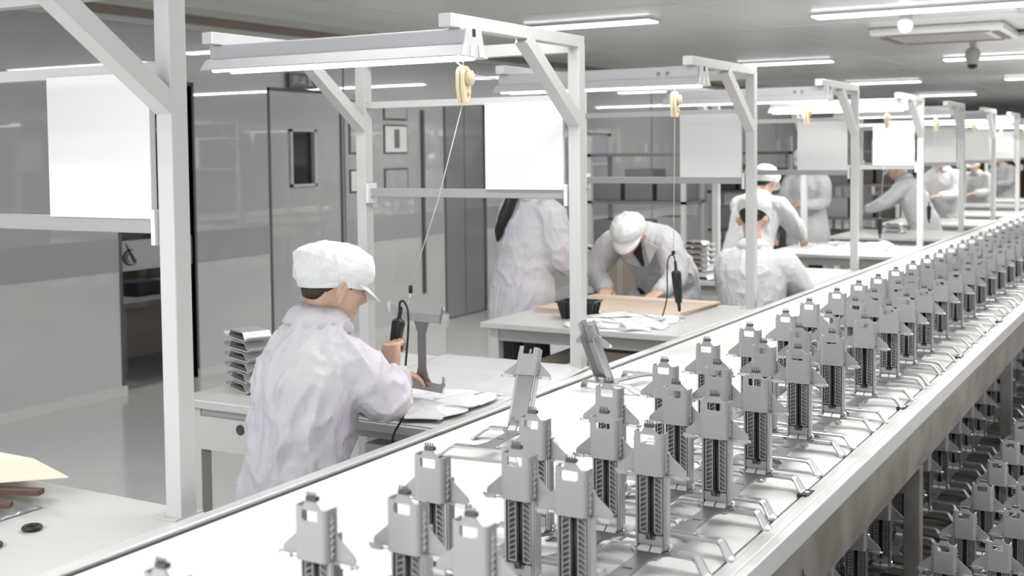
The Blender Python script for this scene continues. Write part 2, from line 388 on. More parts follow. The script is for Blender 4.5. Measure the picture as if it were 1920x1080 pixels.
# cassette air conditioner
ac = thing('air_conditioner', 'square ceiling cassette air conditioner with dark slots', 'air conditioner', (-1.95, 11.15, CEIL))
bevel(B().box(-.55, .55, -.55, .55, -.07, -.0005).obj('cassette_panel', M['ceil'], ac), .03)
for s_ in (-1, 1):
    B().box(-.42, .42, s_ * .46 - .03, s_ * .46 + .03, -.078, -.07).obj('air_slot', M['brownline'], ac)
    B().box(s_ * .46 - .03, s_ * .46 + .03, -.38, .38, -.078, -.07).obj('air_slot', M['brownline'], ac)
g = B()
for k in range(14): g.box(-.36, .36, -.35 + k * .05, -.33 + k * .05, -.076, -.07)
g.obj('intake_grille', M['trimc'], ac)
tag(B().box(-.2, .2, -.2, .2, -.02, 0).obj('ceiling_vent', M['black'], None, (-1.33, 11.7, CEIL - .001)), 'small black square vent in the ceiling beside the air conditioner', 'vent')
cm = thing('dome_camera', 'round white dome under the ceiling beside the air conditioner slots', 'camera', (-2.0, 9.7, CEIL))
B().cyl((0, 0, -.0005), (0, 0, -.04), .05).obj('mount', M['trimc'], cm)
B().lathe([(.001, -.145), (.035, -.135), (.055, -.105), (.06, -.08), (.055, -.05), (.04, -.035), (.001, -.03)]).obj('dome', M['plumb'], cm)
cm = thing('security_camera', 'hanging grey camera with black lens in front of the second middle light', 'camera', (-1.95, 12.6, CEIL))
B().cyl((0, 0, -.0005), (0, 0, -.06), .03).obj('mount', M['trimc'], cm)
B().lathe([(.001, -.23), (.05, -.22), (.07, -.16), (.075, -.1), (.05, -.06), (.001, -.055)]).obj('camera_body', M['apron'], cm)
B().lathe([(.001, -.27), (.04, -.255), (.05, -.225), (.03, -.215), (.001, -.21)]).obj('lens', M['black'], cm)

# ================================================================== CONVEYOR
Y0, Y1 = -1.5, 27.0
cv = thing('conveyor', 'long white conveyor table with aluminium edges crossing the whole picture', 'conveyor', (-1.31, 0, 0))
X = lambda x: x + 1.31
B().box(X(-1.853), X(-.785), Y0, Y1, .765, .80).obj('belt', M['belt'], cv)
rl = B().box(X(-1.905), X(-1.868), Y0, Y1, .70, .808)
bevel(rl.obj('left_rail', M['rail'], cv), .004)
B().box(X(-1.868), X(-1.853), Y0, Y1, .75, .7995).obj('rail_gap', M['dark'], cv)
bevel(B().box(X(-.778), X(-.72), Y0, Y1, .755, .804).box(X(-.765), X(-.74), Y0, Y1, .80, .8065).obj('right_rail', M['rail'], cv), .003)
B().box(X(-.785), X(-.778), Y0, Y1, .75, .797).obj('rail_gap', M['dark'], cv)
B().box(X(-.745), X(-.722), Y0, Y1, .655, .756).box(X(-.75), X(-.73), Y0, Y1, .615, .655).obj('side_skirt', M['skirt'], cv)
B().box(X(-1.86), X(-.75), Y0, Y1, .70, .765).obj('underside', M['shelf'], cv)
for y in (1.66, 2.70, 3.745, 4.76, 5.81, 6.86, 7.9, 8.95):
    nb = B().box(X(-.788), X(-.760), y - .024, y + .024, .801, .8085); nb.obj('joint_notch', M['black'], cv)
    B().lathe([(.001, .812), (.006, .811), (.008, .8075)], 12, (X(-.771), y, 0)).obj('bolt', M['chr'], cv)
for i, y in enumerate([-.37 + 2.09 * k for k in range(13)]):
    yy = y - .04
    for (xa, nm) in ((-.775, 'right'), (-1.87, 'left')):
        bevel(B().box(X(xa), X(xa + .05), yy, yy + .05, 0, .615 if nm == 'right' else .70).obj('leg', M['skirt'] if nm == 'right' else M['rail'], cv), .003)
    B().box(X(-1.82), X(-.775), yy + .005, yy + .045, .56, .615).obj('crossbar', M['skirt'], cv)
# worn marks near the front of the skirt
wm = B()
for (a, l_, zz) in ((2.40, .02, .675), (2.43, .012, .69), (2.455, .006, .68), (2.475, .006, .68), (2.495, .006, .685), (2.51, .012, .67)):
    wm.box(X(-.722), X(-.7205), a, a + .005, zz - .012, zz + .012); wm.box(X(-.722), X(-.7205), a, a + l_, zz - .012, zz - .008)
wm.obj('worn_lettering', M['black'], cv)
# lower shelf
ls = thing('lower_rack', 'low dark rack under and beside the conveyor holding rows of stands', 'rack', (-.9, 5.6, 0))
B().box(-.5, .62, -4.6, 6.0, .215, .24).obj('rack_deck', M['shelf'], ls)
for y in (-4.5, -2.2, 0.1, 2.4, 5.9):
    for x in (-.48, .58): B().box(x, x + .03, y - .03, y, 0, .215).obj('rack_leg', M['shelf'], ls)

# ================================================================== MONITOR STANDS
def arc(cx, cy, r, a0, a1, n=5): return [(cx + r * math.cos(R(a0 + (a1 - a0) * k / n)), cy + r * math.sin(R(a0 + (a1 - a0) * k / n))) for k in range(n + 1)]
def offset_strip(path, t):        # thin strip polygon along a path (x,y), thickness t to the left
    out = []
    for i, (x, y) in enumerate(path):
        a = path[max(i - 1, 0)]; b = path[min(i + 1, len(path) - 1)]
        dx, dy = b[0] - a[0], b[1] - a[1]; l = math.hypot(dx, dy); out.append((x - dy / l * t, y + dx / l * t))
    return path + out[::-1]
def strip_extrude(b, path, t, z0, z1):
    n = len(path); poly = offset_strip(path, t)
    inner = poly[n:][::-1]
    vs = []; 
    for z in (z0, z1):
        vs += [(x, y, z) for x, y in path] + [(x, y, z) for x, y in inner]
    fs = []
    for i in range(n - 1):
        fs += [(i, i + 1, 2 * n + i + 1, 2 * n + i), (n + i, 2 * n + n + i, 2 * n + n + i + 1, n + i + 1)]
        fs += [(i, n + i, n + i + 1, i + 1), (2 * n + i, 2 * n + i + 1, 3 * n + i + 1, 3 * n + i)]
    fs += [(0, 2 * n, 3 * n, n), (n - 1, 2 * n - 1, 4 * n - 1, 3 * n - 1)]
    b.add(vs, fs, False); return b
def foot_bar(b, y, hx=.128, yend=-.030):
    path = [(-hx, .0035, yend, .45), (-hx * .975, .0050, yend * .97, 1.0), (-hx * .91, .008, yend * .86, 1.3), (-hx * .73, .0275, yend * .12, 1.12), (-hx * .66, .0298, 0, .88), (-.03, .030, 0, .9),
            (.03, .030, 0, .9), (hx * .66, .0298, 0, .88), (hx * .73, .0275, yend * .12, 1.12), (hx * .91, .008, yend * .86, 1.3), (hx * .975, .0050, yend * .97, 1.0), (hx, .0035, yend, .45)]
    rings = []
    for (x, z, dy, ww) in path:
        ww *= .0152
        rings.append([(x, y + dy - ww, z - .0045), (x, y + dy + ww, z - .0045), (x, y + dy + ww, z + .001), (x, y + dy + ww * .8, z + .003), (x, y + dy + ww * .72, z + .0015), (x, y + dy - ww * .72, z + .0015), (x, y + dy - ww * .8, z + .003), (x, y + dy - ww, z + .001)])
    b.loft(rings, True, False)
    return b
def stand_parts(parent, lean=None, back=False, foot_only=False):
    """monitor stand: cast H foot (hinge bar under the column, second bar in front), ribbed column, grey cover with wings. front = -Y"""
    L = lean if lean is not None else Matrix.Identity(4)
    hinge = Matrix.Translation((0, 0, .03)) @ L @ Matrix.Translation((0, 0, -.03))
    FB = -.218
    foot_bar(B(), 0).obj('foot_bar', M['cast'], parent)
    foot_bar(B(), FB).obj('foot_bar', M['cast'], parent)
    wb = B().prism([(-.05, FB - .010), (.05, FB - .010), (.030, FB + .02), (.018, FB + .05), (.017, -.06), (.026, -.03), (.048, -.006), (.048, .012), (-.048, .012), (-.048, -.006), (-.026, -.03), (-.017, -.06), (-.018, FB + .05), (-.030, FB + .02)], .027, .032, 'xy')
    wb.obj('foot_web', M['webm'], parent)
    for k, (x, y) in enumerate(((-.035, -.004), (.035, -.004), (-.035, FB), (.035, FB))):
        B().lathe([(.001, .037), (.0022, .0365), (.0026, .032)], 6, (x, y, 0)).obj('screw', M['bright'], parent)
    B().box(-.009, .009, -.125, -.119, .032, .0324).obj('web_slot', M['black'], parent)
    for (xa, xb) in ((-.024, -.0015), (.0015, .024)):
        B().prism([(-.022, .0325), (.012, .0325), (.012, .048), (-.002, .048)], xa, xb, 'yz').obj('hinge_block', M['hingem'], parent)
    B().cyl((-.034, .008, .037), (.034, .008, .037), .005, 8).obj('hinge_rod', M['bright'], parent)
    if foot_only: return
    def P(b, name, m):
        return b.xf(hinge).obj(name, m, parent)
    H = .181
    if back:
        P(B().box(-.024, .024, -.014, -.010, .040, H + .003), 'column_panel', M['backp'])
    else:
        P(B().box(-.026, .026, .000, .004, .042, .22), 'column_panel', M['backp'])
        for s_ in (-1, 1):
            lb = B(); a, b_ = (.0068, .0235)
            for (p, q) in ((a, a + .0018), (b_ - .0018, b_)):
                lb.box(min(s_ * p, s_ * q), max(s_ * p, s_ * q), -.012, 0, .066, H + .003)
            lb.box(min(s_ * a, s_ * b_), max(s_ * a, s_ * b_), -.012, 0, .066, .068)
            for k in range(12):
                z = .072 + k * .0098
                lb.bar((s_ * a, -.007, z + .008), (s_ * b_, -.007, z), .0095, .0014)
            P(lb, 'ladder_rib', M['rib'])
        P(B().box(-.0062, .0062, -.003, -.0005, .058, H + .004), 'cable_slot', M['black'])
        P(B().tube([(-.003, -.010, H + .002), (-.0035, -.010, .068), (0, -.010, .056), (.0035, -.010, .068), (.003, -.010, H + .002)], .0022, 6), 'black_cable', M['black'])
    P(B().prism([(-.025, .044), (.025, .044), (.025, .062), (.012, .062), (.009, .053), (-.009, .053), (-.012, .062), (-.025, .062)], -.014, -.010), 'column_foot', M['rib'])
    for s_ in (-1, 1):
        rs = B(); a, b_, c_ = s_ * .0268, s_ * .0292, s_ * .0322
        rs.prism([(min(a, b_), -.014), (max(a, b_), -.014), (max(a, b_), .016), (min(a, b_), .016)], .036, .22, 'xy')
        rs.prism([(min(b_, c_), -.011), (max(b_, c_), -.011), (max(b_, c_), -.007), (min(b_, c_), -.007)], .036, H + .002, 'xy')
        P(rs, 'side_rail', M['cast'])
    x, yf, yb, r_ = .0312, -.026, .002, .0085
    cvb = B(); full = [(-x, yb)] + arc(-x + r_, yf + r_, r_, 180, 270) + arc(x - r_, yf + r_, r_, 270, 360) + [(x, yb)]
    strip_extrude(cvb, full, .0025, H, .2425)
    strip_extrude(cvb, [(-x, yb)] + arc(-x + r_, yf + r_, r_, 180, 270) + [(-.0155, yf)], .0025, .2425, .2645)
    strip_extrude(cvb, [(.0155, yf)] + arc(x - r_, yf + r_, r_, 270, 360) + [(x, yb)], .0025, .2425, .2625)
    for s_ in (-1, 1):
        c = [(s_ * .0155, .2425)] + [(s_ * (.0115 + .004 * math.cos(R(a))), .2465 - .004 * math.sin(R(a))) for a in range(90, -1, -18)]
        cvb.prism(c, yf, yf + .0025)
    P(cvb, 'stand_cover', M['cover'])
    if not back:
        br = B().prism([(-.0175, .2595), (.0215, .2595), (.0205, .2625), (.0165, .266), (.0105, .2735), (-.0085, .2735), (-.013, .266), (-.0175, .263)], yf + .0005, yf + .004)
        P(br, 'top_bridge', M['cover'])
        cb = B().box(-.0085, .0105, yf + .002, yf + .012, .2735, .280)
        for k in range(4): cb.box(-.0077 + k * .0050, -.0062 + k * .0050, yf + .004, yf + .006, .279, .287)
        P(cb, 'connector_comb', mat_comb)
    else:
        P(B().lathe([(.001, .262), (.003, .258), (.004, .244), (.001, .244)], 10, (0, -.01, 0)), 'centre_peg', M['cover'])
    for s_ in (-1, 1):
        wg = [(s_ * .030, .228), (s_ * .036, .221), (s_ * .069, .193), (s_ * .0715, .188), (s_ * .0715, .184), (s_ * .0695, .181), (s_ * .030, .1795)]
        wo = P(B().prism(wg, -.006, -.0035), 'wing', M['cover'])
        pn = B().cyl((s_ * .033, -.0075, .1795), (s_ * .077, -.0075, .1795), .0034, 8)
        pn.bar((s_ * .050, -.010, .1795), (s_ * .070, -.010, .1795), .010, .0075)
        P(pn, 'hinge_pin', M['pinm'])
        tb_ = B().bar((s_ * .0308, -.013, .186), (s_ * .0308, -.013, .254), .001, .007, (1, 0, 0))
        for k in range(6):
            z = .190 + k * .0105
            tb_.bar((s_ * .0305, -.015, z), (s_ * .0335, -.011, z + .006), .006, .001, (0, 1, 0))
        P(tb_, 'side_louvre', M['cover'])
mat_comb = mat('dark_grey_metal', (.10, .10, .105), .4, .5)

def stand_loc(name, label, loc, rz=0, group=None, **kw):
    t = thing(name, label, 'monitor stand', loc, rz, group); stand_parts(t, **kw); return t
proto = thing('monitor_stand', 'x', 'monitor stand'); stand_parts(proto)
bpy.context.view_layer.update()
PS = snapshot(proto)
first = [True]
def place_stand(x, y, z, rz, label, group, tilt=0):
    if first[0]: o = proto; first[0] = False
    else: o = copy_snap(PS)
    o.location = (x, y, z); o.rotation_euler = (0, tilt, rz); o['label'] = label; o['group'] = group; return o
c1 = [(-.956, 1.55), (-.965, 1.905), (-.95, 2.22), (-.94, 2.57), (-.948, 2.885), (-.96, 3.29), (-.95, 3.61), (-.94, 3.97), (-.94, 4.33), (-.942, 4.63), (-.935, 4.93)]
c2 = [(-1.115, 1.60), (-1.10, 1.945), (-1.085, 2.295), (-1.07, 2.66), (-1.075, 2.955), (-1.078, 3.345), (-1.07, 3.68), (-1.075, 4.04), (-1.08, 4.42), (-1.08, 4.72), (-1.06, 5.05)]
c3 = [(-1.205, 1.16), (-1.225, 1.50), (-1.24, 1.86), (-1.22, 2.225), (-1.22, 2.60), (-1.212, 2.93), (-1.232, 3.30), (-1.218, 3.64), (-1.212, 4.0), (-1.23, 4.35), (-1.225, 4.72), (-1.215, 5.03)]
for c, lim, xx in ((c1, 9.2, -.942), (c2, 10.2, -1.078), (c3, 13.3, -1.20)):
    y = {-.942: 4.97, -1.078: 5.055, -1.20: 4.97}[xx]
    while y < lim: y += .355; c.append((xx + random.uniform(-.004, .004), y + random.uniform(-.006, .006)))
cn_ = {'c1': 'right-hand column beside the aluminium edge', 'c2': 'middle column', 'c3': 'left-hand column'}
KS = .9486
for nm, c in (('c1', c1), ('c2', c2), ('c3', c3)):
    for i, (x, y) in enumerate(c):
        x *= KS; y *= KS
        rz = random.uniform(-.025, .025)
        place_stand(x, y, .80, rz, 'grey monitor stand on the conveyor, %s, %s from the front' % (cn_[nm], ORD[i]), 'monitor stands standing in rows on the conveyor', tilt=0)
# stands on the lower rack
cols = [-.34, -.465, -.59, -.86, -.985, -1.11, -1.25]
LC = ['outermost', 'second', 'third', 'fourth', 'fifth', 'sixth', 'seventh']
def seen(x, y, z):
    c = cam.matrix_world.inverted() @ Vector((x, y, z)); px = 960 + FPX * c.x / -c.z; py = 400 - FPX * c.y / -c.z
    return -40 < px < 1990 and py < 1120
for j, x in enumerate(cols):
    n = 0
    for i in range(22):
        y = 2.45 + i * .33 + (.078 if j % 2 else 0) + random.uniform(-.008, .008)
        if not seen(x, y, .49): continue
        if y > 10.5: break
        n += 1
        place_stand(x + random.uniform(-.004, .004), y, .24, random.uniform(-.02, .02), 'shadowed monitor stand on the low rack, %s column from the aisle, %s from the front' % (LC[j], ORD[n - 1]), 'monitor stands crowded on the low dark rack')
# odd ones seen from behind
Rz = lambda a: Matrix.Rotation(a, 4, 'Z')
s1 = stand_loc('monitor_stand', 'monitor stand near the left conveyor edge, leaning back, with a plain flat column', (-1.625, 2.855, .80), .10, 'monitor stands being checked', back=True, lean=Matrix.Rotation(R(-26), 4, 'X'))
s2 = stand_loc('monitor_stand', 'monitor stand leaning far over to the left in front of the second post', (-1.70, 3.58, .80), math.pi - .25, 'monitor stands being checked', back=True, lean=Matrix.Rotation(R(-27), 4, 'X'))
s3 = stand_loc('monitor_stand', 'bare silver stand foot held upright on the bench by the seated worker', (-2.137, 3.10, .862), R(0), 'monitor stands being checked', foot_only=True)
s3.rotation_euler = (R(-90), R(0), R(-12))

# ================================================================== WORKSTATIONS
def make_frame(parent):
    xl, xr = -2.98, -2.0; w2 = .021
    for x in (xr, xl): bevel(B().box(x - .024, x + .024, .0, .05, .7805, 2.0).obj('post', M['steel'], parent), .003); B().box(x - .05, min(x + .045, -1.975), -.02, .068, .7803, .784).obj('foot_plate', M['steel'], parent)
    for x in (xr, xl):
        bevel(B().box(x - .022, x + .022, -.86, .05, 1.985, 2.028).obj('overhead_arm', M['steel'], parent), .003)
        B().bar((x, -.38, 1.99), (x, .012, 1.712), .0475, .045).obj('brace', M['steel'], parent)
        B().box(x - .022, x + .022, -.866, -.86, 1.987, 2.026).obj('end_cap', M['board'], parent)
    bevel(B().box(xl, xr, .008, .04, 1.425, 1.46).obj('lower_rail', M['railgrey'], parent), .002)
    bevel(B().box(xl, xr, .008, .04, 1.785, 1.812).obj('upper_rail', M['steel'], parent), .002)
    bevel(B().box(xl + .024, xr - .024, .006, .046, 1.966, 2.012).obj('top_beam', M['steel'], parent), .002)
    for x in (xl + .03, xr - .04):
        B().box(x, x + .012, -.008, .05, 1.40, 1.48).obj('rail_clip', M['board'], parent)
    bevel(B().box(-2.385, -2.045, .0, .018, 1.458, 1.79).obj('white_board', M['board'], parent), .002)
FY = [1.93, 3.95, 5.95, 8.1, 10.3, 12.3, 14.4, 16.5, 18.6, 20.7]
WHERE = ['nearest bench at picture left', 'bench of the nearest seated worker', 'bench with brown cardboard', 'bench faced by rear-view worker', 'bench with white plastic bag',
         'sixth bench from the camera', 'seventh bench from the camera', 'eighth bench from the camera', 'ninth bench from the camera', 'tenth and last bench']
LAMP = {}
def make_lamp(parent):
    # origin: middle of the lamp, z = 2.0 (underside of the arms is .015 lower)
    h = .527
    bevel(B().box(-h, h, -.045, .045, -.075, -.014).obj('lamp_housing', M['lampbody'], parent), .006)
    prof_o = [(-.045, -.062), (-.062, -.068), (-.088, -.100), (-.088, -.104), (-.082, -.1005), (-.058, -.072), (.058, -.072), (.082, -.1005), (.088, -.104), (.088, -.100), (.062, -.068), (.045, -.062)]
    B().prism(prof_o, -h - .004, h + .004, 'yz').obj('reflector', M['lampbody'], parent)
    for s_ in (-1, 1):
        B().cyl((-h + .02, s_ * .045, -.098), (h - .02, s_ * .045, -.098), .0115, 12).obj('tube', M['tube'], parent)
    ec = B().prism([(-.045, -.016), (.045, -.016), (.06, -.068), (.086, -.103), (-.086, -.103), (-.06, -.068)], h + .004, h + .010, 'yz')
    ec.obj('end_plate', M['lampbody'], parent)
    for (ya, yb_) in ((-.078, -.052), (-.026, .006), (.030, .062)):
        B().prism([(ya * .8, -.066), (yb_ * .8, -.066), (yb_, -.101), (ya, -.101)], h + .010, h + .013, 'yz').obj('end_clip', M['board'], parent)  # plain white stands in for bright reflections on polished clips
    B().box(h + .010, h + .012, -.008, .008, -.040, -.016).obj('cable_hole', M['black'], parent)
    for dx in (.33, .375):
        B().lathe([(.013, 0), (.013, .002), (.010, .002), (.010, 0)], 16, (dx, -.0455, -.045), 'y').obj('knockout', M['lampbody'], parent)
def make_balancer(parent):
    # teardrop body hanging, broad faces +-X
    pr_ = []
    for k in range(13):
        a = R(180 - k * 15); pr_.append((.036 * math.cos(a), .036 * math.sin(a)))
    pr_ += [(.034, -.05), (.022, -.105), (-.022, -.105), (-.036, -.05)]
    bevel(B().prism(pr_, -.018, -.001, 'yz').obj('body_shell', M['cream'], parent), .004)
    bevel(B().prism(pr_, .001, .018, 'yz').obj('body_shell', M['cream'], parent), .004)
    B().lathe([(.001, .018), (.030, .018), (.030, .034), (.026, .038), (.001, .038)], 10, (0, 0, -.01), 'x').obj('spring_knob', M['creamd'], parent)
    B().lathe([(.001, .015), (.008, .017), (.008, .028), (.001, .03)], 8, (0, 0, -.07), 'x').obj('lock_knob', M['creamd'], parent)
    B().tube([(0, 0, .034), (0, .0, .05), (0, 0, .062)], .003, 6).obj('hanging_hook', M['chr'], parent)
    B().box(.0, .006, .024, .05, -.10, -.05).obj('swivel_hook', M['black'], parent)
lp = bp = None
for i, y in enumerate(FY):
    t = thing('workstation_frame', 'white steel frame with white board over the %s' % WHERE[i], 'frame', (0, y, 0), 0, 'white steel workstation frames')
    if i == 0: make_frame(t); fsnap = None; base_f = t
    else:
        for c in children(base_f):
            d = c.copy(); COL.objects.link(d); d.parent = t
    ly = y - .77
    lt = thing('strip_lamp', 'white strip lamp with glowing tubes hung over the %s' % WHERE[i], 'lamp', (-2.492, ly, 2.0), 0, 'strip lamps over the workbenches')
    if i == 0: make_lamp(lt); base_l = lt
    else:
        for c in children(base_l):
            d = c.copy(); COL.objects.link(d); d.parent = lt
    area('strip_lamp_glow', (-2.492, ly, 1.886), .98, .13, 1.0)
    if i == 0: continue
    bx = -1.995 if i == 1 else -2.10
    bt = thing('spring_balancer', 'cream teardrop tool balancer hanging under the lamp over the %s' % WHERE[i], 'tool balancer', (bx, ly - .0, 1.842), R(8), 'cream tool balancers'); bt.scale = (.82,) * 3
    if i == 1: make_balancer(bt); base_b = bt
    else:
        for c in children(base_b):
            d = c.copy(); COL.objects.link(d); d.parent = bt
    if i in (4, 8):
        for c in children(bt):
            if c.name.startswith('body_shell'):
                c.data = c.data.copy(); c.data.materials[0] = M['creamd']

def bench(y, label, style=0):
    t = thing('workbench', label, 'workbench', (-2.485, y, 0), 0, 'white workbenches'); hx = .525
    bevel(B().box(-hx, hx - .01, -1.03, .07, .752, .78).obj('bench_top', M['bench'], t), .004)
    if style == 2:
        B().box(-hx + .045, hx - .035, -.984, -.962, .69, .752).obj('apron', M['apron'], t); B().box(-hx + .045, hx - .035, -.03, -.01, .69, .752).obj('apron', M['apron'], t)
    else:
        B().box(-hx + .045, hx - .035, -.984, -.962, .72, .752).obj('apron', M['apron'], t); B().box(-hx + .045, hx - .035, -.03, -.01, .69, .752).obj('apron', M['apron'], t)
    for x in (-hx + .03, hx - .08):
        for yy in (-.99, -.05):
            bevel(B().box(x, x + .05, yy, yy + .05, 0, .752).obj('leg', M['cab'], t), .003)
    if style != 2:
        cb = bevel(B().box(-hx + .085, -hx + .42, -.985, -.1, .60, .72).obj('drawer_unit', M['cab'], t), .003)
        dk = bevel(B().box(-hx + .085, -hx + .42, -1.0, -.985, .605, .72).obj('drawer', M['cab'], t), .003)
        B().lathe([(.017, 0), (.017, -.004), (.013, -.006), (.011, -.002), (.001, -.001)], 20, (-hx + .27, -1.0, .69), 'y').obj('drawer_knob', M['seam'], dk)
        B().box(hx - .28, hx - .09, -.985, -.4, .30, .70).obj('side_cabinet', M['cab'], t)
    return t
BW = ['near white workbench at lower left with cardboard scraps', 'white workbench of the seated worker, covered with a soft white sheet', 'white workbench carrying brown cardboard and a black bin',
      'white workbench in front of the worker seen from behind', 'white workbench with a puffy white plastic bag on it', 'white workbench in the line, sixth from the camera', 'white workbench in the line, seventh from the camera',
      'white workbench in the line, eighth from the camera', 'white workbench in the line, ninth from the camera', 'farthest white workbench at the end of the line']
for i, y in enumerate(FY): bench(y, BW[i], 2 if i in (2, 4) else 0)

# ---- soft white sheets
def sheet(name, label, cat, x0, x1, y0, y1, z, amp, m, seed=0, nx=40, ny=40, curl=0, thick=.002, rag=0):
    b = B(); vs = []
    for j in range(ny + 1):
        for i in range(nx + 1):
            u, v = i / nx, j / ny; x = x0 + (x1 - x0) * u; y = y0 + (y1 - y0) * v
            e = (.012 + rag) * noise.noise(Vector((u * 5, v * 5, seed))); e2 = (.012 + rag) * noise.noise(Vector((v * 5, u * 5, seed + 7)))
            h = amp * (.5 + .5 * noise.noise(Vector((x * 4 + seed, y * 3, seed)))) + amp * .4 * abs(noise.noise(Vector((x * 9, y * 7, seed + 3))))
            ef = min(1, 7 * min(u, 1 - u), 7 * min(v, 1 - v)); h *= ef
            if curl: h += curl * max(0, v - .86) / .14 * (.4 + .6 * noise.noise(Vector((u * 6, 0, seed))) ** 2)
            vs.append((x + e, y + e2, z + thick + h))
    n = nx + 1; fs = [(j * n + i, j * n + i + 1, (j + 1) * n + i + 1, (j + 1) * n + i) for j in range(ny) for i in range(nx)]
    b.add(vs, fs, True); o = b.obj(name, m)
    so = o.modifiers.new('s', 'SOLIDIFY'); so.thickness = thick; so.offset = -1
    return tag(o, label, cat)
sheet('white_sheet', 'soft white padding sheet spread over the bench of the seated worker', 'sheet', -2.62, -1.965, 2.93, 4.0, .781, .012, M['film'], 1, curl=.03)
sheet('plastic_film', 'crumpled translucent white film lying over the front edge of the seated worker bench', 'film', -2.3, -1.97, 2.96, 3.38, .797, .03, M['film2'], 5, rag=.05)
sheet('plastic_film', 'crumpled white film in front of the black bin on the cardboard bench', 'film', -2.56, -2.14, 4.98, 5.34, .781, .04, M['film2'], 8, curl=.06, rag=.09)
sheet('plastic_bag', 'puffy white plastic bag lying on the bench behind the worker seen from behind', 'bag', -2.75, -2.15, 9.65, 10.2, .781, .06, M['film2'], 12, rag=.08)
sheet('white_sheet', 'white sheet on the bench in front of the worker seen from behind', 'sheet', -2.5, -1.99, 7.12, 8.1, .781, .01, M['film'], 15)

# ---- cardboard bench
for k, (x0, x1, y0, y1) in enumerate(((-2.95, -2.20, 5.36, 6.02), (-2.945, -2.195, 5.365, 6.03), (-2.94, -2.19, 5.36, 6.01))):
    o = B().box(x0 + .415 - .0 - (x0 + x1) / 2 - .415 + (x0 + x1) / 2 - (x0 + x1) / 2, x1 - (x0 + x1) / 2, y0 - (y0 + y1) / 2, y1 - (y0 + y1) / 2, 0, .006).obj('cardboard_sheet', M['cardboard'])
    o.location = ((x0 + x1) / 2, (y0 + y1) / 2, .781 + k * .0075); o.rotation_euler = (0, 0, R(-1.5 * k))
    tag(o, '%s flat brown cardboard sheet of the pile on the bench with the black bin' % ('lowest', 'middle', 'topmost')[k], 'cardboard', 'cardboard sheets')
bn_ = thing('storage_bin', 'small black open plastic bin standing behind the second post', 'bin', (-2.64, 5.26, .7815), R(8))
tb = B()
def bin_mesh(b, w0, d0, w1, d1, h, t=.004):
    o0 = [(-w0, -d0, 0), (w0, -d0, 0), (w0, d0, 0), (-w0, d0, 0)]; o1 = [(-w1, -d1, h), (w1, -d1, h), (w1, d1, h), (-w1, d1, h)]
    i1 = [(-w1 + t, -d1 + t, h), (w1 - t, -d1 + t, h), (w1 - t, d1 - t, h), (-w1 + t, d1 - t, h)]; i0 = [(-w0 + t, -d0 + t, t), (w0 - t, -d0 + t, t), (w0 - t, d0 - t, t), (-w0 + t, d0 - t, t)]
    b.loft([o0, o1, i1, i0], True, False)
bin_mesh(tb, .075, .055, .095, .07, .085)
tb.obj('bin_body', M['black'], bn_)
rb = B()
for x in (-.05, 0, .05): rb.bar((x, -.058, .0), (x, -.072, .08), .008, .006)
for yv in (-.03, .03): rb.bar((.078, yv, 0), (.096, yv, .08), .006, .008)
rb.box(-.1, .1, -.075, -.07, .078, .085).box(.095, .1, -.075, .075, .078, .085).box(-.1, -.095, -.075, .075, .078, .085).box(-.1, .1, .07, .075, .078, .085)
rb.obj('bin_rim', M['black'], bn_)
# under the cardboard bench
pr2 = B().tube([(-2.9, 5.0, .50), (-2.62, 5.25, .62)], .035, 16)
tag(pr2.obj('paper_roll', M['tube_card'], None), 'rolled brown paper tube leaning under the cardboard bench', 'paper roll')
cx = thing('carton', 'large brown carton standing under the cardboard bench', 'carton', (-2.27, 5.25, 0))
bevel(B().box(-.22, .22, -.2, .2, 0, .66).obj('carton_body', M['tan'], cx), .004)
B().box(-.22, .22, -.203, -.2, .40, .44).obj('tape', M['tube_card'], cx)
cx = thing('carton', 'brown carton standing behind the bending worker', 'carton', (-3.0, 6.42, 0))
B().box(-.1, .12, .0, .0 + .02, 0, .0001)
bpy.data.objects.remove(cx)
cx = thing('carton', 'tall brown carton standing beside the legs of the bending worker', 'carton', (-3.22, 7.2, 0))
bevel(B().box(-.14, .42 - .28, -.2, .2, 0, .95).obj('carton_body', M['tan'], cx), .004)
B().box(-.02, .02, -.203, -.2, .1, .9).obj('tape', M['tube_card'], cx)

# ---- drivers
def cable(name, pts, r, m, parent=None, sub=8):
    P = [Vector(p) for p in pts]; out = []
    for i in range(len(P) - 1):
        p0, p1, p2, p3 = P[max(i - 1, 0)], P[i], P[i + 1], P[min(i + 2, len(P) - 1)]
        for s_ in range(sub):
            t = s_ / sub
            out.append(.5 * ((2 * p1) + (-p0 + p2) * t + (2 * p0 - 5 * p1 + 4 * p2 - p3) * t * t + (-p0 + 3 * p1 - 3 * p2 + p3) * t ** 3))
    out.append(P[-1]); return B().tube(out, r, 8).obj(name, m, parent)
def driver(loc, label, top, cab, tilt=(0, 0, 0), grp='hanging electric screwdrivers'):
    t = thing('electric_screwdriver', label, 'screwdriver', loc, 0, grp); t.rotation_euler = tilt
    B().lathe([(.001, -.09), (.006, -.09), (.008, -.06), (.014, -.055), (.017, -.03), (.0185, .0), (.020, .03), (.021, .055), (.019, .062), (.012, .066), (.007, .07), (.006, .10), (.004, .105)], 16).obj('driver_body', M['black'], t)
    B().cyl((0, 0, -.125), (0, 0, -.088), .003, 8).obj('driver_bit', M['chr'], t)
    B().box(-.004, .004, -.024, -.017, .0, .03).obj('driver_switch', M['black'], t)
    return t
bpy.context.view_layer.update()
hand_pos = Vector((-2.105, 2.95, 1.035))
dv = driver(hand_pos, 'black electric screwdriver gripped in the right hand of the seated worker', None, None, (R(0), R(12), 0))
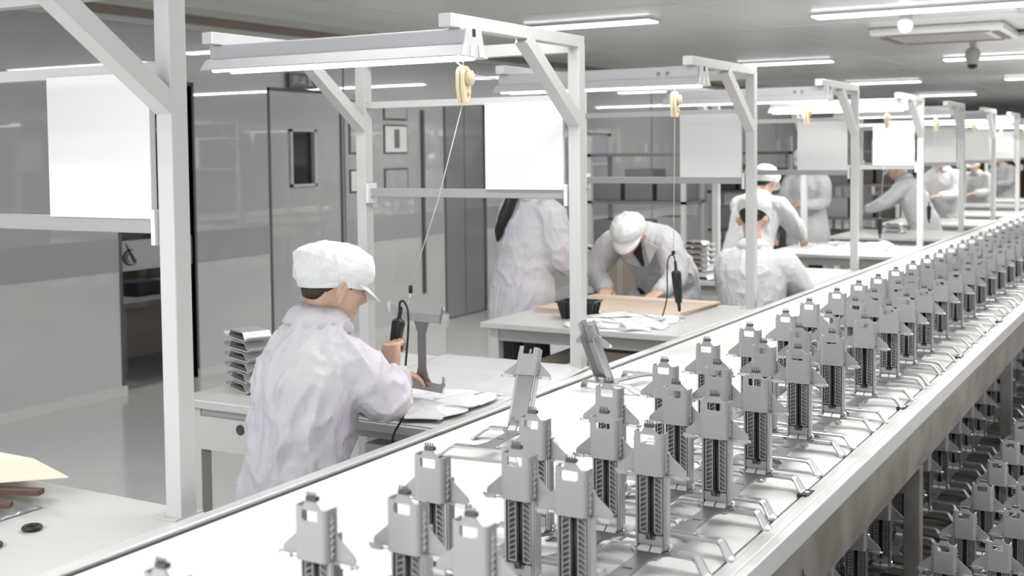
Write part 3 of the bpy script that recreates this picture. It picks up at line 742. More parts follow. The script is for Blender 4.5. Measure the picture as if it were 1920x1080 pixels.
# hanging line of the near balancer
hk = Vector((-2.082, 3.0, 1.175))
bal1 = Vector((-2.0, 3.18, 1.752))
ln = thing('hanging_line', 'thin white line from the near balancer down to the hook above the held screwdriver', 'line', tuple(hk))
B().tube([bal1 - hk, (bal1 - hk) * .5 + Vector((.003, 0, -.012)), (0, 0, .02)], .0017, 6).obj('line', M['steel'], ln)
B().cyl((0, 0, .0), (0, 0, .022), .0065, 10).obj('stopper', M['black'], ln)
B().tube([(0, 0, 0), (-.006, -.004, -.03), (-.010, -.006, -.05), (-.014, -.01, -.062), (-.016, -.006, -.052), (-.011, -.004, -.045)], .0022, 6).obj('hook', M['chr'], ln)
tp = hand_pos + Vector((.018, 0, .105))
o = cable('power_cable', [tp - hand_pos + Vector((-.003, 0, -.012)), (.022, -.004, .118), (.040, -.008, .118), (.055, -.012, .09), (.06, -.02, .03), (.057, -.03, -.06), (.055, -.04, -.14), (.068, -.06, -.21), (.050, -.09, -.27), (.045, -.11, -.36)], .0035, M['black'], None)
o.location = hand_pos; tag(o, 'black power cable looping down from the screwdriver held by the seated worker', 'cable')
# white curly lead beside the near balancer
o = cable('balancer_cord', [(-2.02, 3.18, 1.885), (-1.99, 3.22, 1.85), (-1.975, 3.27, 1.84), (-1.95, 3.30, 1.838)], .003, M['steel']); tag(o, 'short white cord sticking out beside the near cream balancer', 'cord')
# second hanging driver at the cardboard bench
d2p = Vector((-2.15, 5.33, .945))
driver(d2p, 'black electric screwdriver hanging over the cardboard bench', None, None, (0, R(-5), 0)).scale = (1.15, 1.15, 1.25)
h2 = d2p + Vector((-.02, 0, .17))
ln = thing('hanging_line', 'thin white line from the second balancer to the screwdriver over the cardboard bench', 'line', tuple(h2))
top2 = Vector((-2.10, 5.18, 1.75)) - h2
B().tube([top2, top2 * .5, (0, 0, 0)], .0018, 6).obj('line', M['steel'], ln)
B().lathe([(.001, -.012), (.010, -.008), (.010, .004), (.001, .01)], 10).obj('stopper', M['black'], ln)
B().tube([(0, 0, -.01), (-.012, 0, -.035), (0, 0, -.055), (.012, 0, -.035), (0, 0, -.01)], .0018, 6).obj('hook', M['chr'], ln)
o = cable('power_cable', [(-.012, 0, .13), (-.02, 0, .155), (-.04, 0, .15), (-.052, 0, .10), (-.055, 0, -.05), (-.075, -.02, -.15), (-.085, -.10, -.22), (-.08, -.35, -.30), (-.08, -.36, -.38)], .0035, M['black']); o.location = d2p
tag(o, 'black cable drooping from the screwdriver over the cardboard bench', 'cable')
for (i, yy, xx) in ((4, 9.4, -2.12), (5, 11.5, -2.15)):
    p = Vector((xx, yy, 1.0))
    driver(p, 'black electric screwdriver hanging over the %s' % WHERE[i], None, None)
    l2 = thing('hanging_line', 'thin line from the balancer to the screwdriver over the %s' % WHERE[i], 'line', tuple(p + Vector((0, 0, .105))))
    B().cyl((0, 0, -.03), (-2.10 - xx, FY[i] - .77 - yy, .67), .0016, 6).obj('line', M['steel'], l2)

# ---- stacked bracket shells
def shell(parent, s=1.0):
    b = B(); path = []
    # wide metal tray with curled front lip, open ends showing a dark hollow
    pr_ = [(-.10, .004), (-.085, .0), (.085, .0), (.10, .004), (.112, .014), (.106, .017), (.096, .008), (.08, .005), (-.08, .005), (-.096, .008), (-.106, .017), (-.112, .014)]
    b.prism(pr_, -.055, .055, 'xz'); b.v = [(x * s, y * s, z * s) for x, y, z in b.v]
    b.obj('tray_plate', M['pinm'], parent)
    c = B().prism([(-.075, .006), (-.055, .030), (.055, .030), (.075, .006), (.07, .006), (.052, .026), (-.052, .026), (-.07, .006)], -.05, .05)
    c.v = [(x * s, y * s, z * s) for x, y, z in c.v]; c.obj('hollow_rib', M['pinm'], parent)
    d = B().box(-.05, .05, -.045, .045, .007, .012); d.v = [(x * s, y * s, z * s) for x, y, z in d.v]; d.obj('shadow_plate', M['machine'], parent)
POSN = ['lowest', 'second from the bottom', 'third from the bottom', 'fourth from the bottom', 'fifth from the bottom', 'topmost', 'seventh']
def stack(x, y, z, n, rz, where, dz=.036):
    base = None
    for k in range(n):
        nm = POSN[k] if k < n - 1 else 'topmost'
        t = thing('metal_bracket', '%s silver bracket of the pile %s' % (nm, where), 'bracket', (x + random.uniform(-.004, .004), y, z + k * dz), rz + random.uniform(-.05, .05), 'silver brackets piled %s' % where)
        if k == 0: shell(t); base = t
        else:
            for c in children(base):
                d = c.copy(); COL.objects.link(d); d.parent = t
stack(-2.87, 3.15, .781, 6, R(-25), 'at the left of the seated worker')
stack(-2.93, 7.62, .781, 6, R(-10), 'left of the rear-view worker')
stack(-2.72, 7.16, .781, 1, R(-10), 'beside the bending worker')
stack(-2.55, 11.9, .781, 3, R(-10), 'on the sixth bench')
stack(-2.75, 13.9, .781, 5, R(10), 'on the seventh bench')
stack(-3.3, 6.95, .951, 2, R(20), 'on the tall carton')

# ---- near left bench clutter
o = B().add([(-.38, -.42, 0), (.30, .02, .045), (.0, .16, .02), (-.5, .12, .04), (-.38, -.42, .003), (.30, .02, .048), (.0, .16, .023), (-.5, .12, .043)],
            [(0, 3, 2, 1), (4, 5, 6, 7), (0, 1, 5, 4), (1, 2, 6, 5), (2, 3, 7, 6), (3, 0, 4, 7)]).obj('cardboard_flap', M['paleboard'], None, (-2.60, 1.87, .80))
tag(o, 'pale cream cardboard flap with a pointed corner at the left edge of the near bench', 'cardboard')
rb = sheet('bubble_wrap', 'crumpled clear plastic wrapping on the near bench under the cream flap', 'wrapping', -2.62, -2.33, 1.62, 1.84, .7815, .03, M['clear'], 21, 24, 24)
for k, (x, y, l_, a) in enumerate(((-2.42, 1.80, .20, 20), (-2.40, 1.72, .15, 35), (-2.52, 1.68, .16, 30))):
    o = B().box(-l_ / 2, l_ / 2, -.014, .014, 0, .012).obj('wood_strip', mat('brown_strip_%d' % k, (.10, .055, .04), .6), None, (x, y, .815 - .012 * k)); o.rotation_euler = (0, 0, R(a))
    tag(o, '%s dark brown strip lying on the plastic wrapping of the near bench' % ('rear', 'front right', 'front left')[k], 'strip', 'brown strips')
for (x, y, l_) in ((-2.215, 1.72, 'right-hand black rubber ring on the near bench'), (-2.19, 1.60, 'left-hand black rubber ring at the edge of the picture on the near bench')):
    rg = []
    for k in range(28):
        a = 2 * math.pi * k / 28; rg.append([((.017 + .0055 * math.cos(2 * math.pi * j / 10)) * math.cos(a), (.017 + .0055 * math.cos(2 * math.pi * j / 10)) * math.sin(a), .0055 + .0055 * math.sin(2 * math.pi * j / 10)) for j in range(10)])
    b = B(); n = 10; vs = [v for r_ in rg for v in r_]
    b.add(vs, [(i * n + k, i * n + (k + 1) % n, ((i + 1) % 28) * n + (k + 1) % n, ((i + 1) % 28) * n + k) for i in range(28) for k in range(n)], True)
    o = b.obj('rubber_ring', M['black'], None, (x, y, .7805)); tag(o, l_, 'ring', 'black rubber rings')
# added lamp behind the glass door, and shapes standing in for reflections
area('back_room_fill', (-8.0, 6.6, 2.5), 1.0, .2, 26)  # added fill light, brightens the interior behind the door glass
bl = thing('ceiling_light', 'added unseen ceiling light that brightens the room behind the glass door', 'ceiling light', (-8.0, 6.6, CEIL))
B().box(-.52, .52, -.12, .12, -.08, -.0005).obj('light_housing', M['lampbody'], bl)
B().box(-.5, .5, -.1, .1, -.086, -.08).obj('diffuser', M['glow'], bl)
o = thing('bench_reflection', 'low table shape standing in for bench reflections in the clear glass door', 'bench_reflection', (-7.4, 7.0, 0))  # solid shape stands in for benches mirrored in the door glass
B().box(-.6, .6, -.9, .9, .48, .52).obj('bench_reflection_top', M['apron'], o)
for x in (-.58, .53):
    for yv in (-.88, .83): B().box(x, x + .05, yv, yv + .05, 0, .48).obj('leg', M['machinel'], o)
B().box(.45, .5, -.82, .2, .1, .47).obj('side_panel', M['tan'], o)
tag(bevel(B().box(-.12, .12, -.14, .14, 0, .11).obj('storage_box', M['navy'], None, (-7.2, 6.62, .5205)), .01), 'navy blue box standing in for a reflection in the clear glass door', 'box')  # stands in for the box mirrored with the benches

# ---- far shelves and machines
def rack(x, y, label, w_=1.0, h=1.75, m='machine'):
    t = thing('storage_rack', label, 'rack', (x, y, 0), 0, 'dark storage racks at the far left')
    for xx in (-w_ / 2, w_ / 2 - .04):
        for yy in (-.25, .21): B().box(xx, xx + .04, yy, yy + .04, 0, h).obj('rack_post', M['machinel'], t)
    for z in (.2, .65, 1.1, 1.55): B().box(-w_ / 2, w_ / 2, -.25, .25, z, z + .03).obj('rack_shelf', M[m], t)
    return t
RW = ['nearest the camera', 'second from the camera', 'third from the camera', 'fourth from the camera', 'farthest away']
nb_ = 0
for i, (x, y) in enumerate(((-4.6, 10.6), (-4.5, 13.6), (-3.9, 16.4), (-4.9, 17.5), (-4.2, 20.5))):
    rack(x, y, 'dark storage rack %s' % RW[i])
    for z in (.23, .68, 1.13):
        for xx in (-.33, 0, .33):
            hh = random.choice((.2, .26, .3)); q = bevel(B().box(-.14, .14, -.18, .18, 0, hh).obj('storage_box', random.choice((M['machine'], M['machine'], M['shelf'], M['trimd'])), None, (x + xx, y, z)), .008)
            tag(q, '%s box on the %s shelf of the dark rack %s' % ({-.33: 'left', 0: 'middle', .33: 'right'}[xx], {.23: 'bottom', .68: 'middle', 1.13: 'upper'}[z], RW[i]), 'box', 'boxes on the dark storage racks')

# ================================================================== PEOPLE
def ring(c, rx, ry, fx, fy, n=20, tilt=None, p=2.0):
    """elliptic ring, centre c, half widths along lateral fx and forward fy"""
    out = []
    for k in range(n):
        a = 2 * math.pi * k / n; ca, sa = math.cos(a), math.sin(a)
        e = 2 / p; ca2 = math.copysign(abs(ca) ** e, ca); sa2 = math.copysign(abs(sa) ** e, sa)
        out.append(Vector(c) + fx * rx * ca2 + fy * ry * sa2)
    return out
def limb(b, pts, rad, n=14):
    P = []; Rr = []
    for i in range(len(pts) - 1):
        a, c = Vector(pts[i]), Vector(pts[i + 1])
        for s_ in range(4):
            P.append(a.lerp(c, s_ / 4)); Rr.append(rad[i] + (rad[i + 1] - rad[i]) * s_ / 4)
    P.append(Vector(pts[-1])); Rr.append(rad[-1])
    # round the joints
    for _ in range(2):
        Q = P[:]
        for i in range(1, len(P) - 1): Q[i] = (P[i - 1] + P[i] * 2 + P[i + 1]) / 4
        P = Q
    b.tube(P, Rr, n)
    for q, r_ in ((P[0], Rr[0]), (P[-1], Rr[-1])): sphere(b, q, r_ * .98)
def sphere(b, c, r_, sx=1, sy=1, sz=1, n=14):
    rings = []
    for i in range(1, n // 2 + 1):
        th_ = math.pi * i / (n // 2 + 1)
        rings.append([(c[0] + r_ * sx * math.sin(th_) * math.cos(2 * math.pi * k / n), c[1] + r_ * sy * math.sin(th_) * math.sin(2 * math.pi * k / n), c[2] + r_ * sz * math.cos(th_)) for k in range(n)])
    b.loft(rings)
def head_geo(b, mt):
    """head: local frame, centre at origin, faces +Y, z up; half height .115"""
    h = B(); n = 28; rows = 22; rings = []
    for i in range(1, rows):
        th_ = math.pi * i / rows; zc = math.cos(th_); rr = math.sin(th_)
        ringp = []
        for k in range(n):
            a = 2 * math.pi * k / n; cx_, cy_ = math.cos(a), math.sin(a)
            z = zc * .115; wdt = .073; dep = .094
            if zc < -.1:                       # jaw narrows, chin forward
                t = (-zc - .1) / .9; wdt *= 1 - .38 * t; 
                x = cx_ * rr * wdt; y = cy_ * rr * dep
                y = y * (1 - .25 * t) + .022 * t if cy_ > 0 else y * (1 - .45 * t) + .01 * t
            else:
                x = cx_ * rr * wdt; y = cy_ * rr * dep
                if cy_ > 0: y *= .95
            if cy_ > .2:                       # eye sockets
                e = math.exp(-((z - .004) / .014) ** 2); y -= .006 * e * min(1, abs(cx_) * 3)
            ringp.append((x, y, z))
        rings.append(ringp)
    h.loft(rings)
    h.tube([(0, .078, .012), (0, .092, -.010), (0, .106, -.028), (0, .092, -.036)], [.008, .010, .013, .010], 8)   # nose
    h.tube([(-.022, .082, -.056), (0, .090, -.055), (.022, .082, -.056)], [.005, .008, .005], 8)
    h.tube([(-.022, .080, -.065), (0, .088, -.066), (.022, .080, -.065)], [.005, .008, .005], 8)                   # lips
    sphere(h, (0, .070, -.092), .022)
    for s_ in (-1, 1):
        h.tube([(s_ * .036, .078, .02), (s_ * .02, .084, .022)], .006, 6)
        # ear: outer curl and lobe
        dz = -.020
        e_ = B(); sphere(e_, (0, 0, 0), .029, .28, .66, 1.0, 16); sphere(e_, (-s_ * .001, .004, -.026), .012, .6, .8, 1.0, 10)
        pts_ = [(0, .020 * math.cos(R(a_)) * .95, .027 * math.sin(R(a_))) for a_ in range(20, 236, 18)]
        e_.tube([(s_ * .008 + p_[0], p_[1], p_[2]) for p_ in pts_], .0045, 8)
        e_.xf(Matrix.Translation((s_ * .0775, -.010, -.020 + dz * .3)) @ Matrix.Rotation(s_ * R(24), 4, 'Z') @ Matrix.Rotation(R(8), 4, 'X')); h.add(e_.v, e_.f)
    h.xf(mt); b.add(h.v, h.f)
def hand_geo(b, mt, curl=.5, side=1, thumb=.6, spread=.06):
    """hand in local frame: wrist at origin, fingers along +Y, palm faces -Z, thumb towards side*X"""
    h = B(); X_, Y_ = Vector((1, 0, 0)), Vector((0, 0, 1))
    rs_ = []
    for (y, wd, th_) in ((-.02, .026, .019), (0, .026, .018), (.02, .033, .017), (.045, .040, .0155), (.07, .041, .014), (.086, .038, .012)):
        rs_.append(ring((0, y, 0), wd, th_, X_, Y_, 14, p=2.6))
    h.loft(rs_)
    for i, (x, l_) in enumerate(((.030, .068), (.010, .076), (-.010, .071), (-.029, .056))):
        x *= side; a = 0; p = Vector((x, .080, 0)); pts = [p]; d0 = Vector((x * spread * 3, 1, 0)).normalized()
        for sgi, fr_ in enumerate((.45, .30, .25)):
            a += curl * (1.1 if sgi else .9)
            p = p + (Vector((d0.x, 0, 0)) + Vector((0, math.cos(a), -math.sin(a)))).normalized() * l_ * fr_; pts.append(p)
        h.tube(pts, [.0092, .0088, .008, .0068], 10); sphere(h, pts[-1], .0068)
        for q, r_ in zip(pts[:3], (.0098, .0092, .0083)): sphere(h, q, r_, n=10)
    tpts = [Vector((side * .022, .012, -.004)), Vector((side * .045, .035, -.012 - .010 * thumb)), Vector((side * (.056 - .012 * thumb), .062, -.020 - .022 * thumb)), Vector((side * (.056 - .034 * thumb), .084, -.026 - .026 * thumb))]
    h.tube(tpts, [.014, .012, .010, .008], 10); sphere(h, tpts[-1], .008)
    h.xf(mt); b.add(h.v, h.f)
def frame_m(o_, yv, zv):
    y = Vector(yv).normalized(); x = y.cross(Vector(zv)).normalized(); z = x.cross(y).normalized()
    m = Matrix((x, y, z)).transposed().to_4x4(); m.translation = Vector(o_); return m
def person(label, loc, yaw, J, coat='coat', cap=True, vox=.007, hair='hair', seed=0, extras=None, seated=False, brim=True, hem=.5, cwr=.007, hide_head=False, k=1.0):
    """J: joints in the person's frame (x right, y forward, z up; loc = point on the floor)"""
    t = thing('person', label, 'person', loc, yaw, 'people in white work coats')
    V = {a: Vector(b_) for a, b_ in J.items() if isinstance(b_, tuple)}
    hip, ch, nk, hd = V['hip'], V['chest'], V['neck'], V['head']
    fx = Vector((1, 0, 0))
    b = B()
    hm = Matrix.Translation(hd) @ Matrix.Rotation(J.get('hyaw', 0), 4, 'Z') @ Matrix.Rotation(J.get('hpitch', 0), 4, 'X') @ Matrix.Rotation(J.get('hroll', 0), 4, 'Y')
    head_geo(b, hm)
    limb(b, [nk - (hd - nk) * .5, nk, hm @ Vector((0, -.018, -.05))], [.062, .052, .05])
    dirs = (ch - hip).normalized(); fyv = fx.cross(dirs) * -1
    if fyv.y < 0: fyv = -fyv
    mid = hip.lerp(ch, .5)
    up2 = (nk - ch).normalized()
    b.loft([ring(hip - dirs * .08, .13, .09, fx, fyv), ring(hip, .15, .10, fx, fyv), ring(mid, .12, .085, fx, fyv), ring(ch, .145, .10, fx, fyv), ring(ch.lerp(nk, .6), .12, .075, fx, fyv), ring(nk, .05, .05, fx, fyv)])
    for s_ in ('r', 'l'):
        sh, el, wr = V['sh_' + s_], V['el_' + s_], V['wr_' + s_]
        limb(b, [ch.lerp(sh, .6), sh, el, wr], [.045, .047, .038, .025])
        hdir = Vector(J.get('hd_' + s_, tuple(wr - el))); pn = J.get('pn_' + s_, (0, 0, 1))
        hand_geo(b, frame_m(wr, hdir, pn), J.get('curl_' + s_, .35), J.get('th_' + s_, -1 if s_ == 'r' else 1), J.get('thumb_' + s_, .5))
        kn, an = V['kn_' + s_], V['an_' + s_]; hp = hip + fx * (.09 if s_ == 'r' else -.09) - Vector((0, 0, .03))
        limb(b, [hp, kn, an], [.078, .052, .036])
        limb(b, [an, an + Vector((0, .04, -.03)), an + Vector((0, .14, -.045))], [.034, .034, .026])
    body = remesh(b, 'body', M['skin'], t, vox, 2)
    # trousers and shoes
    tr = B()
    for s_ in ('r', 'l'):
        kn, an = V['kn_' + s_], V['an_' + s_]; hp = hip + fx * (.09 if s_ == 'r' else -.09) - Vector((0, 0, .02))
        limb(tr, [hp, kn, an + Vector((0, 0, .03))], [.095, .07, .058])
        so_ = B(); a0 = an + Vector((0, -.03, -.055)); a1 = an + Vector((0, .19, -.06))
        so_.loft([ring(an + Vector((0, -.045 + .25 * q, (-.04 if q < .4 else -.045))), .036 + .01 * math.sin(3 * q), .034 - .010 * q, fx, Vector((0, 0, 1)), 12) for q in (0, .2, .4, .6, .8, .95)])
        so_.obj('shoe', M['shoe'], t)
    remesh(tr, 'trousers', M['trouser'], t, max(vox, .009), 3, (.004, seed + 4))
    # coat
    c = B(); hemz = V['hem'] if 'hem' in V else hip + Vector((0, -.02, -.3))
    wa, wb_ = J.get('hemw', (.24, .19))
    fh = Vector((0, 1, 0))
    rings_ = [ring(hemz, wa, wb_, fx, fh, 24), ring(hemz.lerp(hip, .5), (wa + .21) / 2, (wb_ + .16) / 2, fx, fh, 24), ring(hip, .205 * k, .155 * k, fx, fyv, 24), ring(mid, .185 * k, .145 * k, fx, fyv, 24),
              ring(ch, .20 * k, .145 * k, fx, fyv, 24), ring(ch.lerp(nk, .45), .19 * k, .12 * k, fx, fyv, 24), ring(ch.lerp(nk, .78), .12, .09, fx, fyv, 24), ring(nk + up2 * .0, .075, .07, fx, fyv, 24)]
    c.loft(rings_)
    for s_ in ('r', 'l'):
        sh, el, wr = V['sh_' + s_], V['el_' + s_], V['wr_' + s_]
        cuff = el.lerp(wr, J.get('cuff_' + s_, .9))
        limb(c, [ch.lerp(sh, .45) + Vector((0, 0, .02)), sh, el, cuff], [.085, .083 * k, .074 * k, .052])
        if seated:
            kn = V['kn_' + s_]; hp = hip + fx * (.09 if s_ == 'r' else -.09)
            limb(c, [hp, hp.lerp(kn, .75)], [.125, .105])
    ct = remesh(c, 'coat', M[coat], t, max(vox, .008), 5, (cwr, seed))
    # collar
    cl = B(); n = 20; r1 = []; r2 = []; r3 = []
    base = nk - up2 * .012
    for q in range(n + 1):
        a = R(100 + 340 * q / n)
        e = Vector((math.cos(a), 0, 0)) + fyv * math.sin(a)
        r1.append(base + up2 * .034 + e * .062); r2.append(base + up2 * .008 + e * .088); r3.append(base - up2 * .028 + e * .104)
    vs = r1 + r2 + r3; m_ = n + 1
    cl.add(vs, [(i, i + 1, m_ + i + 1, m_ + i) for i in range(n)] + [(m_ + i, m_ + i + 1, 2 * m_ + i + 1, 2 * m_ + i) for i in range(n)], True)
    co = cl.obj('collar', M[coat], ct); so = co.modifiers.new('s', 'SOLIDIFY'); so.thickness = .005
    # hair
    hb = B(); sphere(hb, (0, -.012, .022), .1, .775, .91, .90, 20)
    hb.loft([ring((0, -.055, z), wx, wy, fx, Vector((0, 1, 0)), 14) for z, wx, wy in ((.03, .060, .045), (-.02, .058, .043), (-.05, .045, .034), (-.068, .03, .024))])
    for s_ in (-1, 1): hb.tube([(s_ * .068, .032, .035), (s_ * .070, .026, .008), (s_ * .069, .022, -.015)], [.010, .008, .003], 8)
    hb.xf(hm); remesh(hb, 'hair', M[hair], t, .006, 2)
    if cap:
        cb = B()
        prof = [(.001, -.0, .118), (.045, .0, .113), (.075, -.002, .098), (.096, -.006, .075), (.104, -.010, .052), (.104, -.012, .030), (.097, -.010, .012), (.089, -.006, .002), (.086, -.004, -.006)]
        rg = []
        for (r_, dy, z) in prof[::-1]:
            rr = []
            for q in range(44):
                a = 2 * math.pi * q / 44; ca, sa = math.cos(a), math.sin(a)
                g_ = 1 + (.020 * math.sin(q * 5.0 + 2 * math.sin(q)) * max(0, 1 - abs(z - .03) / .05))
                back_ = .16 * max(0, -sa) * math.exp(-((z - .045) / .04) ** 2)
                rr.append((r_ * .93 * ca * g_, r_ * 1.10 * sa * (g_ + back_) + dy, z - .006 * sa * 0 + (.012 * sa if z < .02 else 0) - (J.get('capback', .022) * max(0, -sa) if z < .03 else 0)))
            rg.append(rr)
        hm0 = hm; hm = hm @ Matrix.Translation((0, 0, J.get('capup', 0)))
        cb.loft(rg); cb.xf(hm)
        cp = remesh(cb, 'cap', M['cap'], t, max(.0045, vox * .8), 1, (.0075, seed + 2))
        # stitched band
        bd = B(); rr0 = []; 
        for (ex, z) in ((.0, -.010), (.004, -.008), (.004, .010), (0, .012)):
            rr0.append([((.0865 + ex) * .93 * math.cos(2 * math.pi * q / 40), (.0865 + ex) * 1.10 * math.sin(2 * math.pi * q / 40) - .004, z + .012 * math.sin(2 * math.pi * q / 40) - J.get('capback', .022) * max(0, -math.sin(2 * math.pi * q / 40))) for q in range(40)])
        bd.loft(rr0, False); bd.xf(hm); bd.obj('cap_band', M['cap'], cp)
        if brim:
            br = B(); up_, dn = [], []
            nn = 16
            for q in range(nn + 1):
                a = R(20 + 140 * q / nn); ca, sa = math.cos(a), math.sin(a)
                up_.append((.087 * .93 * ca, .0865 * 1.08 * sa, .014))
                s2_ = math.sin(math.pi * q / nn) ** .6
                dn.append((.090 * ca, .0865 * 1.08 * sa + .058 * s2_, .012 - .030 * s2_))
            br.add(up_ + dn, [(i, i + 1, nn + 2 + i, nn + 1 + i) for i in range(nn)], True); br.xf(hm)
            o_ = br.obj('cap_brim', M['cap'], cp); so = o_.modifiers.new('s', 'SOLIDIFY'); so.thickness = .003
    if cap: hm = hm0
    # eyes
    eb = B()
    for s_ in (-1, 1): sphere(eb, (s_ * .031, .0795, .002), .009, 1.1, .5, .45, 10); eb.tube([(s_ * .018, .087, .022), (s_ * .034, .085, .026), (s_ * .048, .076, .020)], .0025, 6)
    eb.xf(hm); eb.obj('eyes', M['hair'], t)
    if extras: extras(t, V, hm, fyv)
    return t

def stool(x, y, label, h=.45):
    t = thing('stool', label, 'stool', (x, y, 0), 0, 'round stools')
    B().lathe([(.001, h - .03), (.15, h - .03), (.16, h - .015), (.155, h), (.001, h)], 24).obj('seat', M['machine'], t)
    for k in range(4):
        a = math.pi / 4 + k * math.pi / 2
        B().tube([(.10 * math.cos(a), .10 * math.sin(a), h - .03), (.17 * math.cos(a), .17 * math.sin(a), 0.008)], .011, 8).obj('leg', M['chr'], t)
    B().lathe([(.130, .16), (.137, .165), (.130, .17), (.123, .165)], 24).obj('foot_ring', M['chr'], t)

# --- seated worker with the screwdriver (frame: yaw turns +Y to world direction)
yaw1 = -math.atan2(.5, .866)
c0 = Vector((-2.24, 2.50, 0))
inv = (Matrix.Translation(c0) @ Matrix.Rotation(yaw1, 4, 'Z')).inverted()
L_ = lambda x, y, z: tuple(inv @ Vector((x, y, z)))
LD = lambda x, y, z: tuple(inv.to_3x3() @ Vector((x, y, z)))
P1 = dict(hip=L_(-2.215, 2.56, .56), chest=L_(-2.18, 2.63, .96), neck=L_(-2.165, 2.665, 1.150), head=L_(-2.140, 2.705, 1.235), hpitch=R(-20), hyaw=R(2), hroll=R(0),
          sh_r=L_(-2.045, 2.60, 1.04), el_r=L_(-1.968, 2.745, .885), wr_r=L_(-2.085, 2.895, .945),
          sh_l=L_(-2.335, 2.76, 1.03), el_l=L_(-2.38, 2.96, .90), wr_l=L_(-2.24, 3.06, .90),
          hd_r=LD(-.10, .15, .98), pn_r=LD(-.25, -.96, .2), curl_r=1.15, thumb_r=.9, cuff_r=.70,
          kn_r=(.1, .46, .50), an_r=(.1, .42, .09), kn_l=(-.1, .46, .50), an_l=(-.1, .42, .09), hem=L_(-2.23, 2.55, .42), hemw=(.22, .20))
person('person seated with back turned, white coat and cap, holding a black screwdriver', tuple(c0), yaw1, P1, 'coatlilac', hair='hairbrown', vox=.0048, seed=3, seated=True, cwr=.016, k=.97)
stool(-2.225, 2.54, 'stool under the seated worker with the screwdriver', .43)

def std(lean=0, sit=0, hz=.86, arms='front', hy=0, hp=-.2, tall=1.0):
    """generic standing pose"""
    s = math.sin(lean); c_ = math.cos(lean)
    hip = Vector((0, 0, hz)); ch = hip + Vector((0, s * .36, c_ * .36)); nk = hip + Vector((0, s * .53, c_ * .53)); hd = nk + Vector((0, .05 + .06 * s, .115 - .02 * s))
    J = dict(hip=tuple(hip), chest=tuple(ch), neck=tuple(nk), head=tuple(hd), hpitch=hp - lean * .3, hyaw=hy)
    for s_, sg in (('r', 1), ('l', -1)):
        sh = ch + Vector((sg * .17, s * .07, c_ * .09)); J['sh_' + s_] = tuple(sh)
        if arms == 'front':
            el = sh + Vector((sg * .05, .06, -.25)); wr = el + Vector((-sg * .12, .20, .0))
        elif arms == 'down':
            el = sh + Vector((sg * .05, .03, -.27)); wr = el + Vector((-sg * .02, .08, -.22))
        else:
            el = sh + Vector((sg * .05, .18, -.19)); wr = el + Vector((-sg * .06, .20, -.08))
        J['el_' + s_] = tuple(el); J['wr_' + s_] = tuple(wr)
        if sit: J['kn_' + s_] = (sg * .11, .38, hz - .03); J['an_' + s_] = (sg * .11, .36, .09)
        else: J['kn_' + s_] = (sg * .09, .02, hz * .53); J['an_' + s_] = (sg * .09, 0, .09)
    J['hem'] = (0, -.02, hz - .22 if not sit else hz - .16)
    return J
# --- standing person with long ponytail, head hidden by the board
def ponytail(t, V, hm, fyv):
    h = V['head']
    b = B(); b.tube([h + Vector((0, -.085, .02)), h + Vector((-.0, -.15, -.03)), h + Vector((-.01, -.20, -.12)), h + Vector((-.04, -.225, -.22)), h + Vector((-.075, -.24, -.31)), h + Vector((-.09, -.24, -.37))], [.022, .028, .034, .036, .028, .006], 12)
    remesh(b, 'ponytail', M['hair'], t, .008, 1, (.003, 4))
J = std(lean=R(8), hz=.84, arms='reach', hp=-.4); J['hem'] = (.0, -.02, .66); J['hemw'] = (.19, .155)
J['el_r'] = (.235, .06, 1.02); J['wr_r'] = (.17, .22, .97); J['el_l'] = (-.22, .12, 1.0); J['wr_l'] = (-.12, .32, .95)
person('person standing with long black ponytail, head hidden behind the white board', (-3.205, 5.70, 0), R(-20), J, 'coatlilac', vox=.009, seed=11, cap=True, extras=ponytail, cwr=.012)
# --- bending worker facing the camera
def shirt_badge(t, V, hm, fyv):
    ch, nk = V['chest'], V['neck']; upv = (nk - ch).normalized(); f = fyv
    p = ch + f * .152
    b = B(); b.add([nk + f * .075 + Vector((-.05, 0, 0)), nk + f * .075 + Vector((.05, 0, 0)), ch + f * .163 - upv * .02 + Vector((.004, 0, 0)), ch + f * .163 - upv * .02 + Vector((-.004, 0, 0)), nk + f * .12 + Vector((0, 0, 0)) - upv * .06], [(0, 1, 4), (0, 4, 3), (1, 2, 4), (4, 2, 3)])
    o = b.obj('shirt', M['shirt'], t); so = o.modifiers.new('s', 'SOLIDIFY'); so.thickness = .02
    for sg in (-1, 1):
        q = B(); q.add([nk + f * .06 + Vector((sg * .055, 0, 0)), nk + f * .085 + Vector((sg * .135, 0, 0)) - upv * .04, ch + f * .168 - upv * .02 + Vector((sg * .075, 0, 0)) + upv * .06, ch + f * .172 - upv * .03 + Vector((sg * .012, 0, 0))], [(0, 1, 2, 3)])
        o = q.obj('lapel', M['coatgrey'], t); so = o.modifiers.new('s', 'SOLIDIFY'); so.thickness = .006
    q = B(); c_ = ch + f * .165 - upv * .12 + Vector((-.09, 0, 0)); q.add([c_ + Vector((-.035, 0, 0)) + upv * .05, c_ + Vector((.035, 0, 0)) + upv * .05, c_ + Vector((.035, 0, 0)) - upv * .05, c_ + Vector((-.035, 0, 0)) - upv * .05], [(0, 1, 2, 3)])
    o = q.obj('badge', M['board'], t); so = o.modifiers.new('s', 'SOLIDIFY'); so.thickness = .003
yaw3 = math.pi
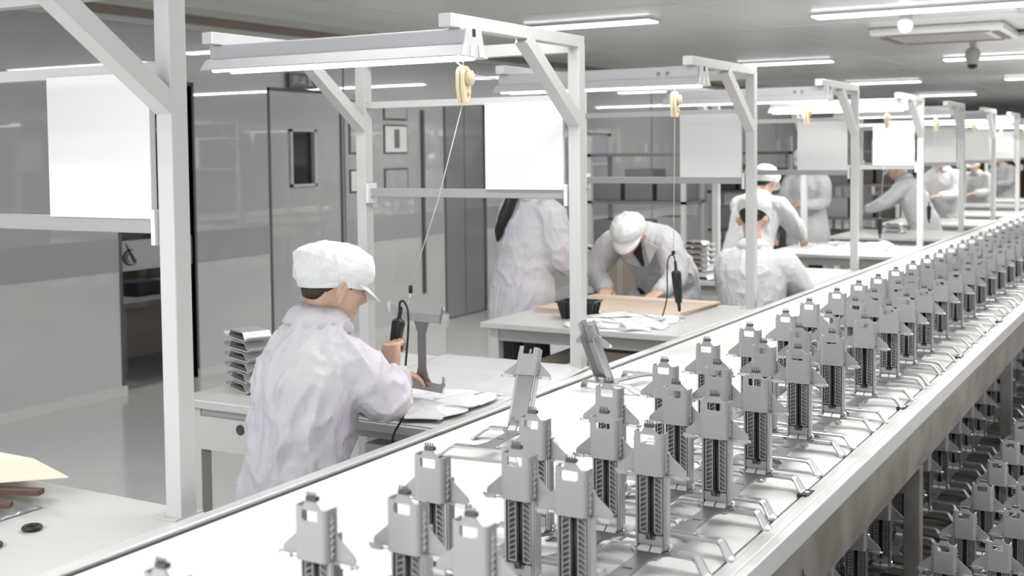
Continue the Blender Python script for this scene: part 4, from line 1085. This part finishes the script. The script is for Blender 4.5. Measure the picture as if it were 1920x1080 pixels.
J = dict(hip=(-.03, 0, .84), chest=(-.02, .25, 1.065), neck=(.0, .38, 1.135), head=(.01, .47, 1.125), hpitch=R(-36), hyaw=R(6),
         sh_r=(.19, .32, 1.06), el_r=(.27, .42, .90), wr_r=(.12, .54, .815), sh_l=(-.18, .33, 1.05), el_l=(-.25, .38, .88), wr_l=(-.22, .56, .815),
         kn_r=(.1, .05, .46), an_r=(.1, 0, .09), kn_l=(-.1, .05, .46), an_l=(-.1, 0, .09), hem=(0, .0, .60), hemw=(.25, .2), curl_r=.2, curl_l=.2, pn_r=(0, 0, 1), pn_l=(0, 0, 1), hd_r=(-.4, 1, -.1), hd_l=(.1, 1, -.1))
person('worker in grey-white coat and cap bending over the cardboard with head down', (-2.80, 6.70, 0), yaw3, J, 'coatgrey', vox=.008, seed=21, extras=shirt_badge, cwr=.009)
# --- worker seen from behind, seated
J = std(lean=R(10), sit=1, hz=.52, arms='reach', hp=-.25); J['hem'] = (0, -.04, .36); J['hemw'] = (.24, .19)
for a in ('neck', 'head', 'chest'): J[a] = (J[a][0] - .02, J[a][1], J[a][2] + .03)
J['hpitch'] = R(-30); J['capback'] = -.012; J['capup'] = .022; J['head'] = (J['head'][0] - .015, J['head'][1] - .01, J['head'][2] + .03)
person('worker seen from behind, seated in white coat and cap with black hair', (-2.165, 6.48, 0), R(2), J, 'coat', vox=.008, seed=31, seated=True, k=1.03)
stool(-2.14, 6.46, 'stool under the worker seen from behind', .43)
# --- farther people
J = std(lean=R(26), hz=.78, arms='reach', hp=-.3)
person('person in white cap bending behind the worker seen from behind', (-2.95, 8.68, 0), R(-12), J, vox=.011, seed=41)
J = std(lean=R(4), hz=.86, arms='front', hp=-.3)
person('person standing with hands folded in front, head hidden by the board', (-3.38, 11.85, 0), R(170), J, vox=.011, seed=51)
J = std(lean=R(25), hz=.82, arms='reach', hp=-.4)
person('person leaning over a far bench with one bare hand out', (-2.45, 12.88, 0), R(95), J, vox=.012, seed=61)
J = std(lean=R(8), hz=.84, arms='front', hp=-.2)
person('person in grey coat standing behind the leaning person', (-2.6, 14.98, 0), R(160), J, 'coatgrey', vox=.013, seed=71)
J = std(lean=R(16), hz=.74, arms='front', hp=-.2)
person('person in white cap with face showing, near the far end', (-2.85, 19.15, 0), R(165), J, 'coatgrey', vox=.013, seed=81)
J = std(lean=R(10), hz=.80, arms='front', hp=-.3)
person('farthest person in white cap at the right edge of the picture', (-2.85, 21.9, 0), R(150), J, 'coatgrey', vox=.013, seed=91)
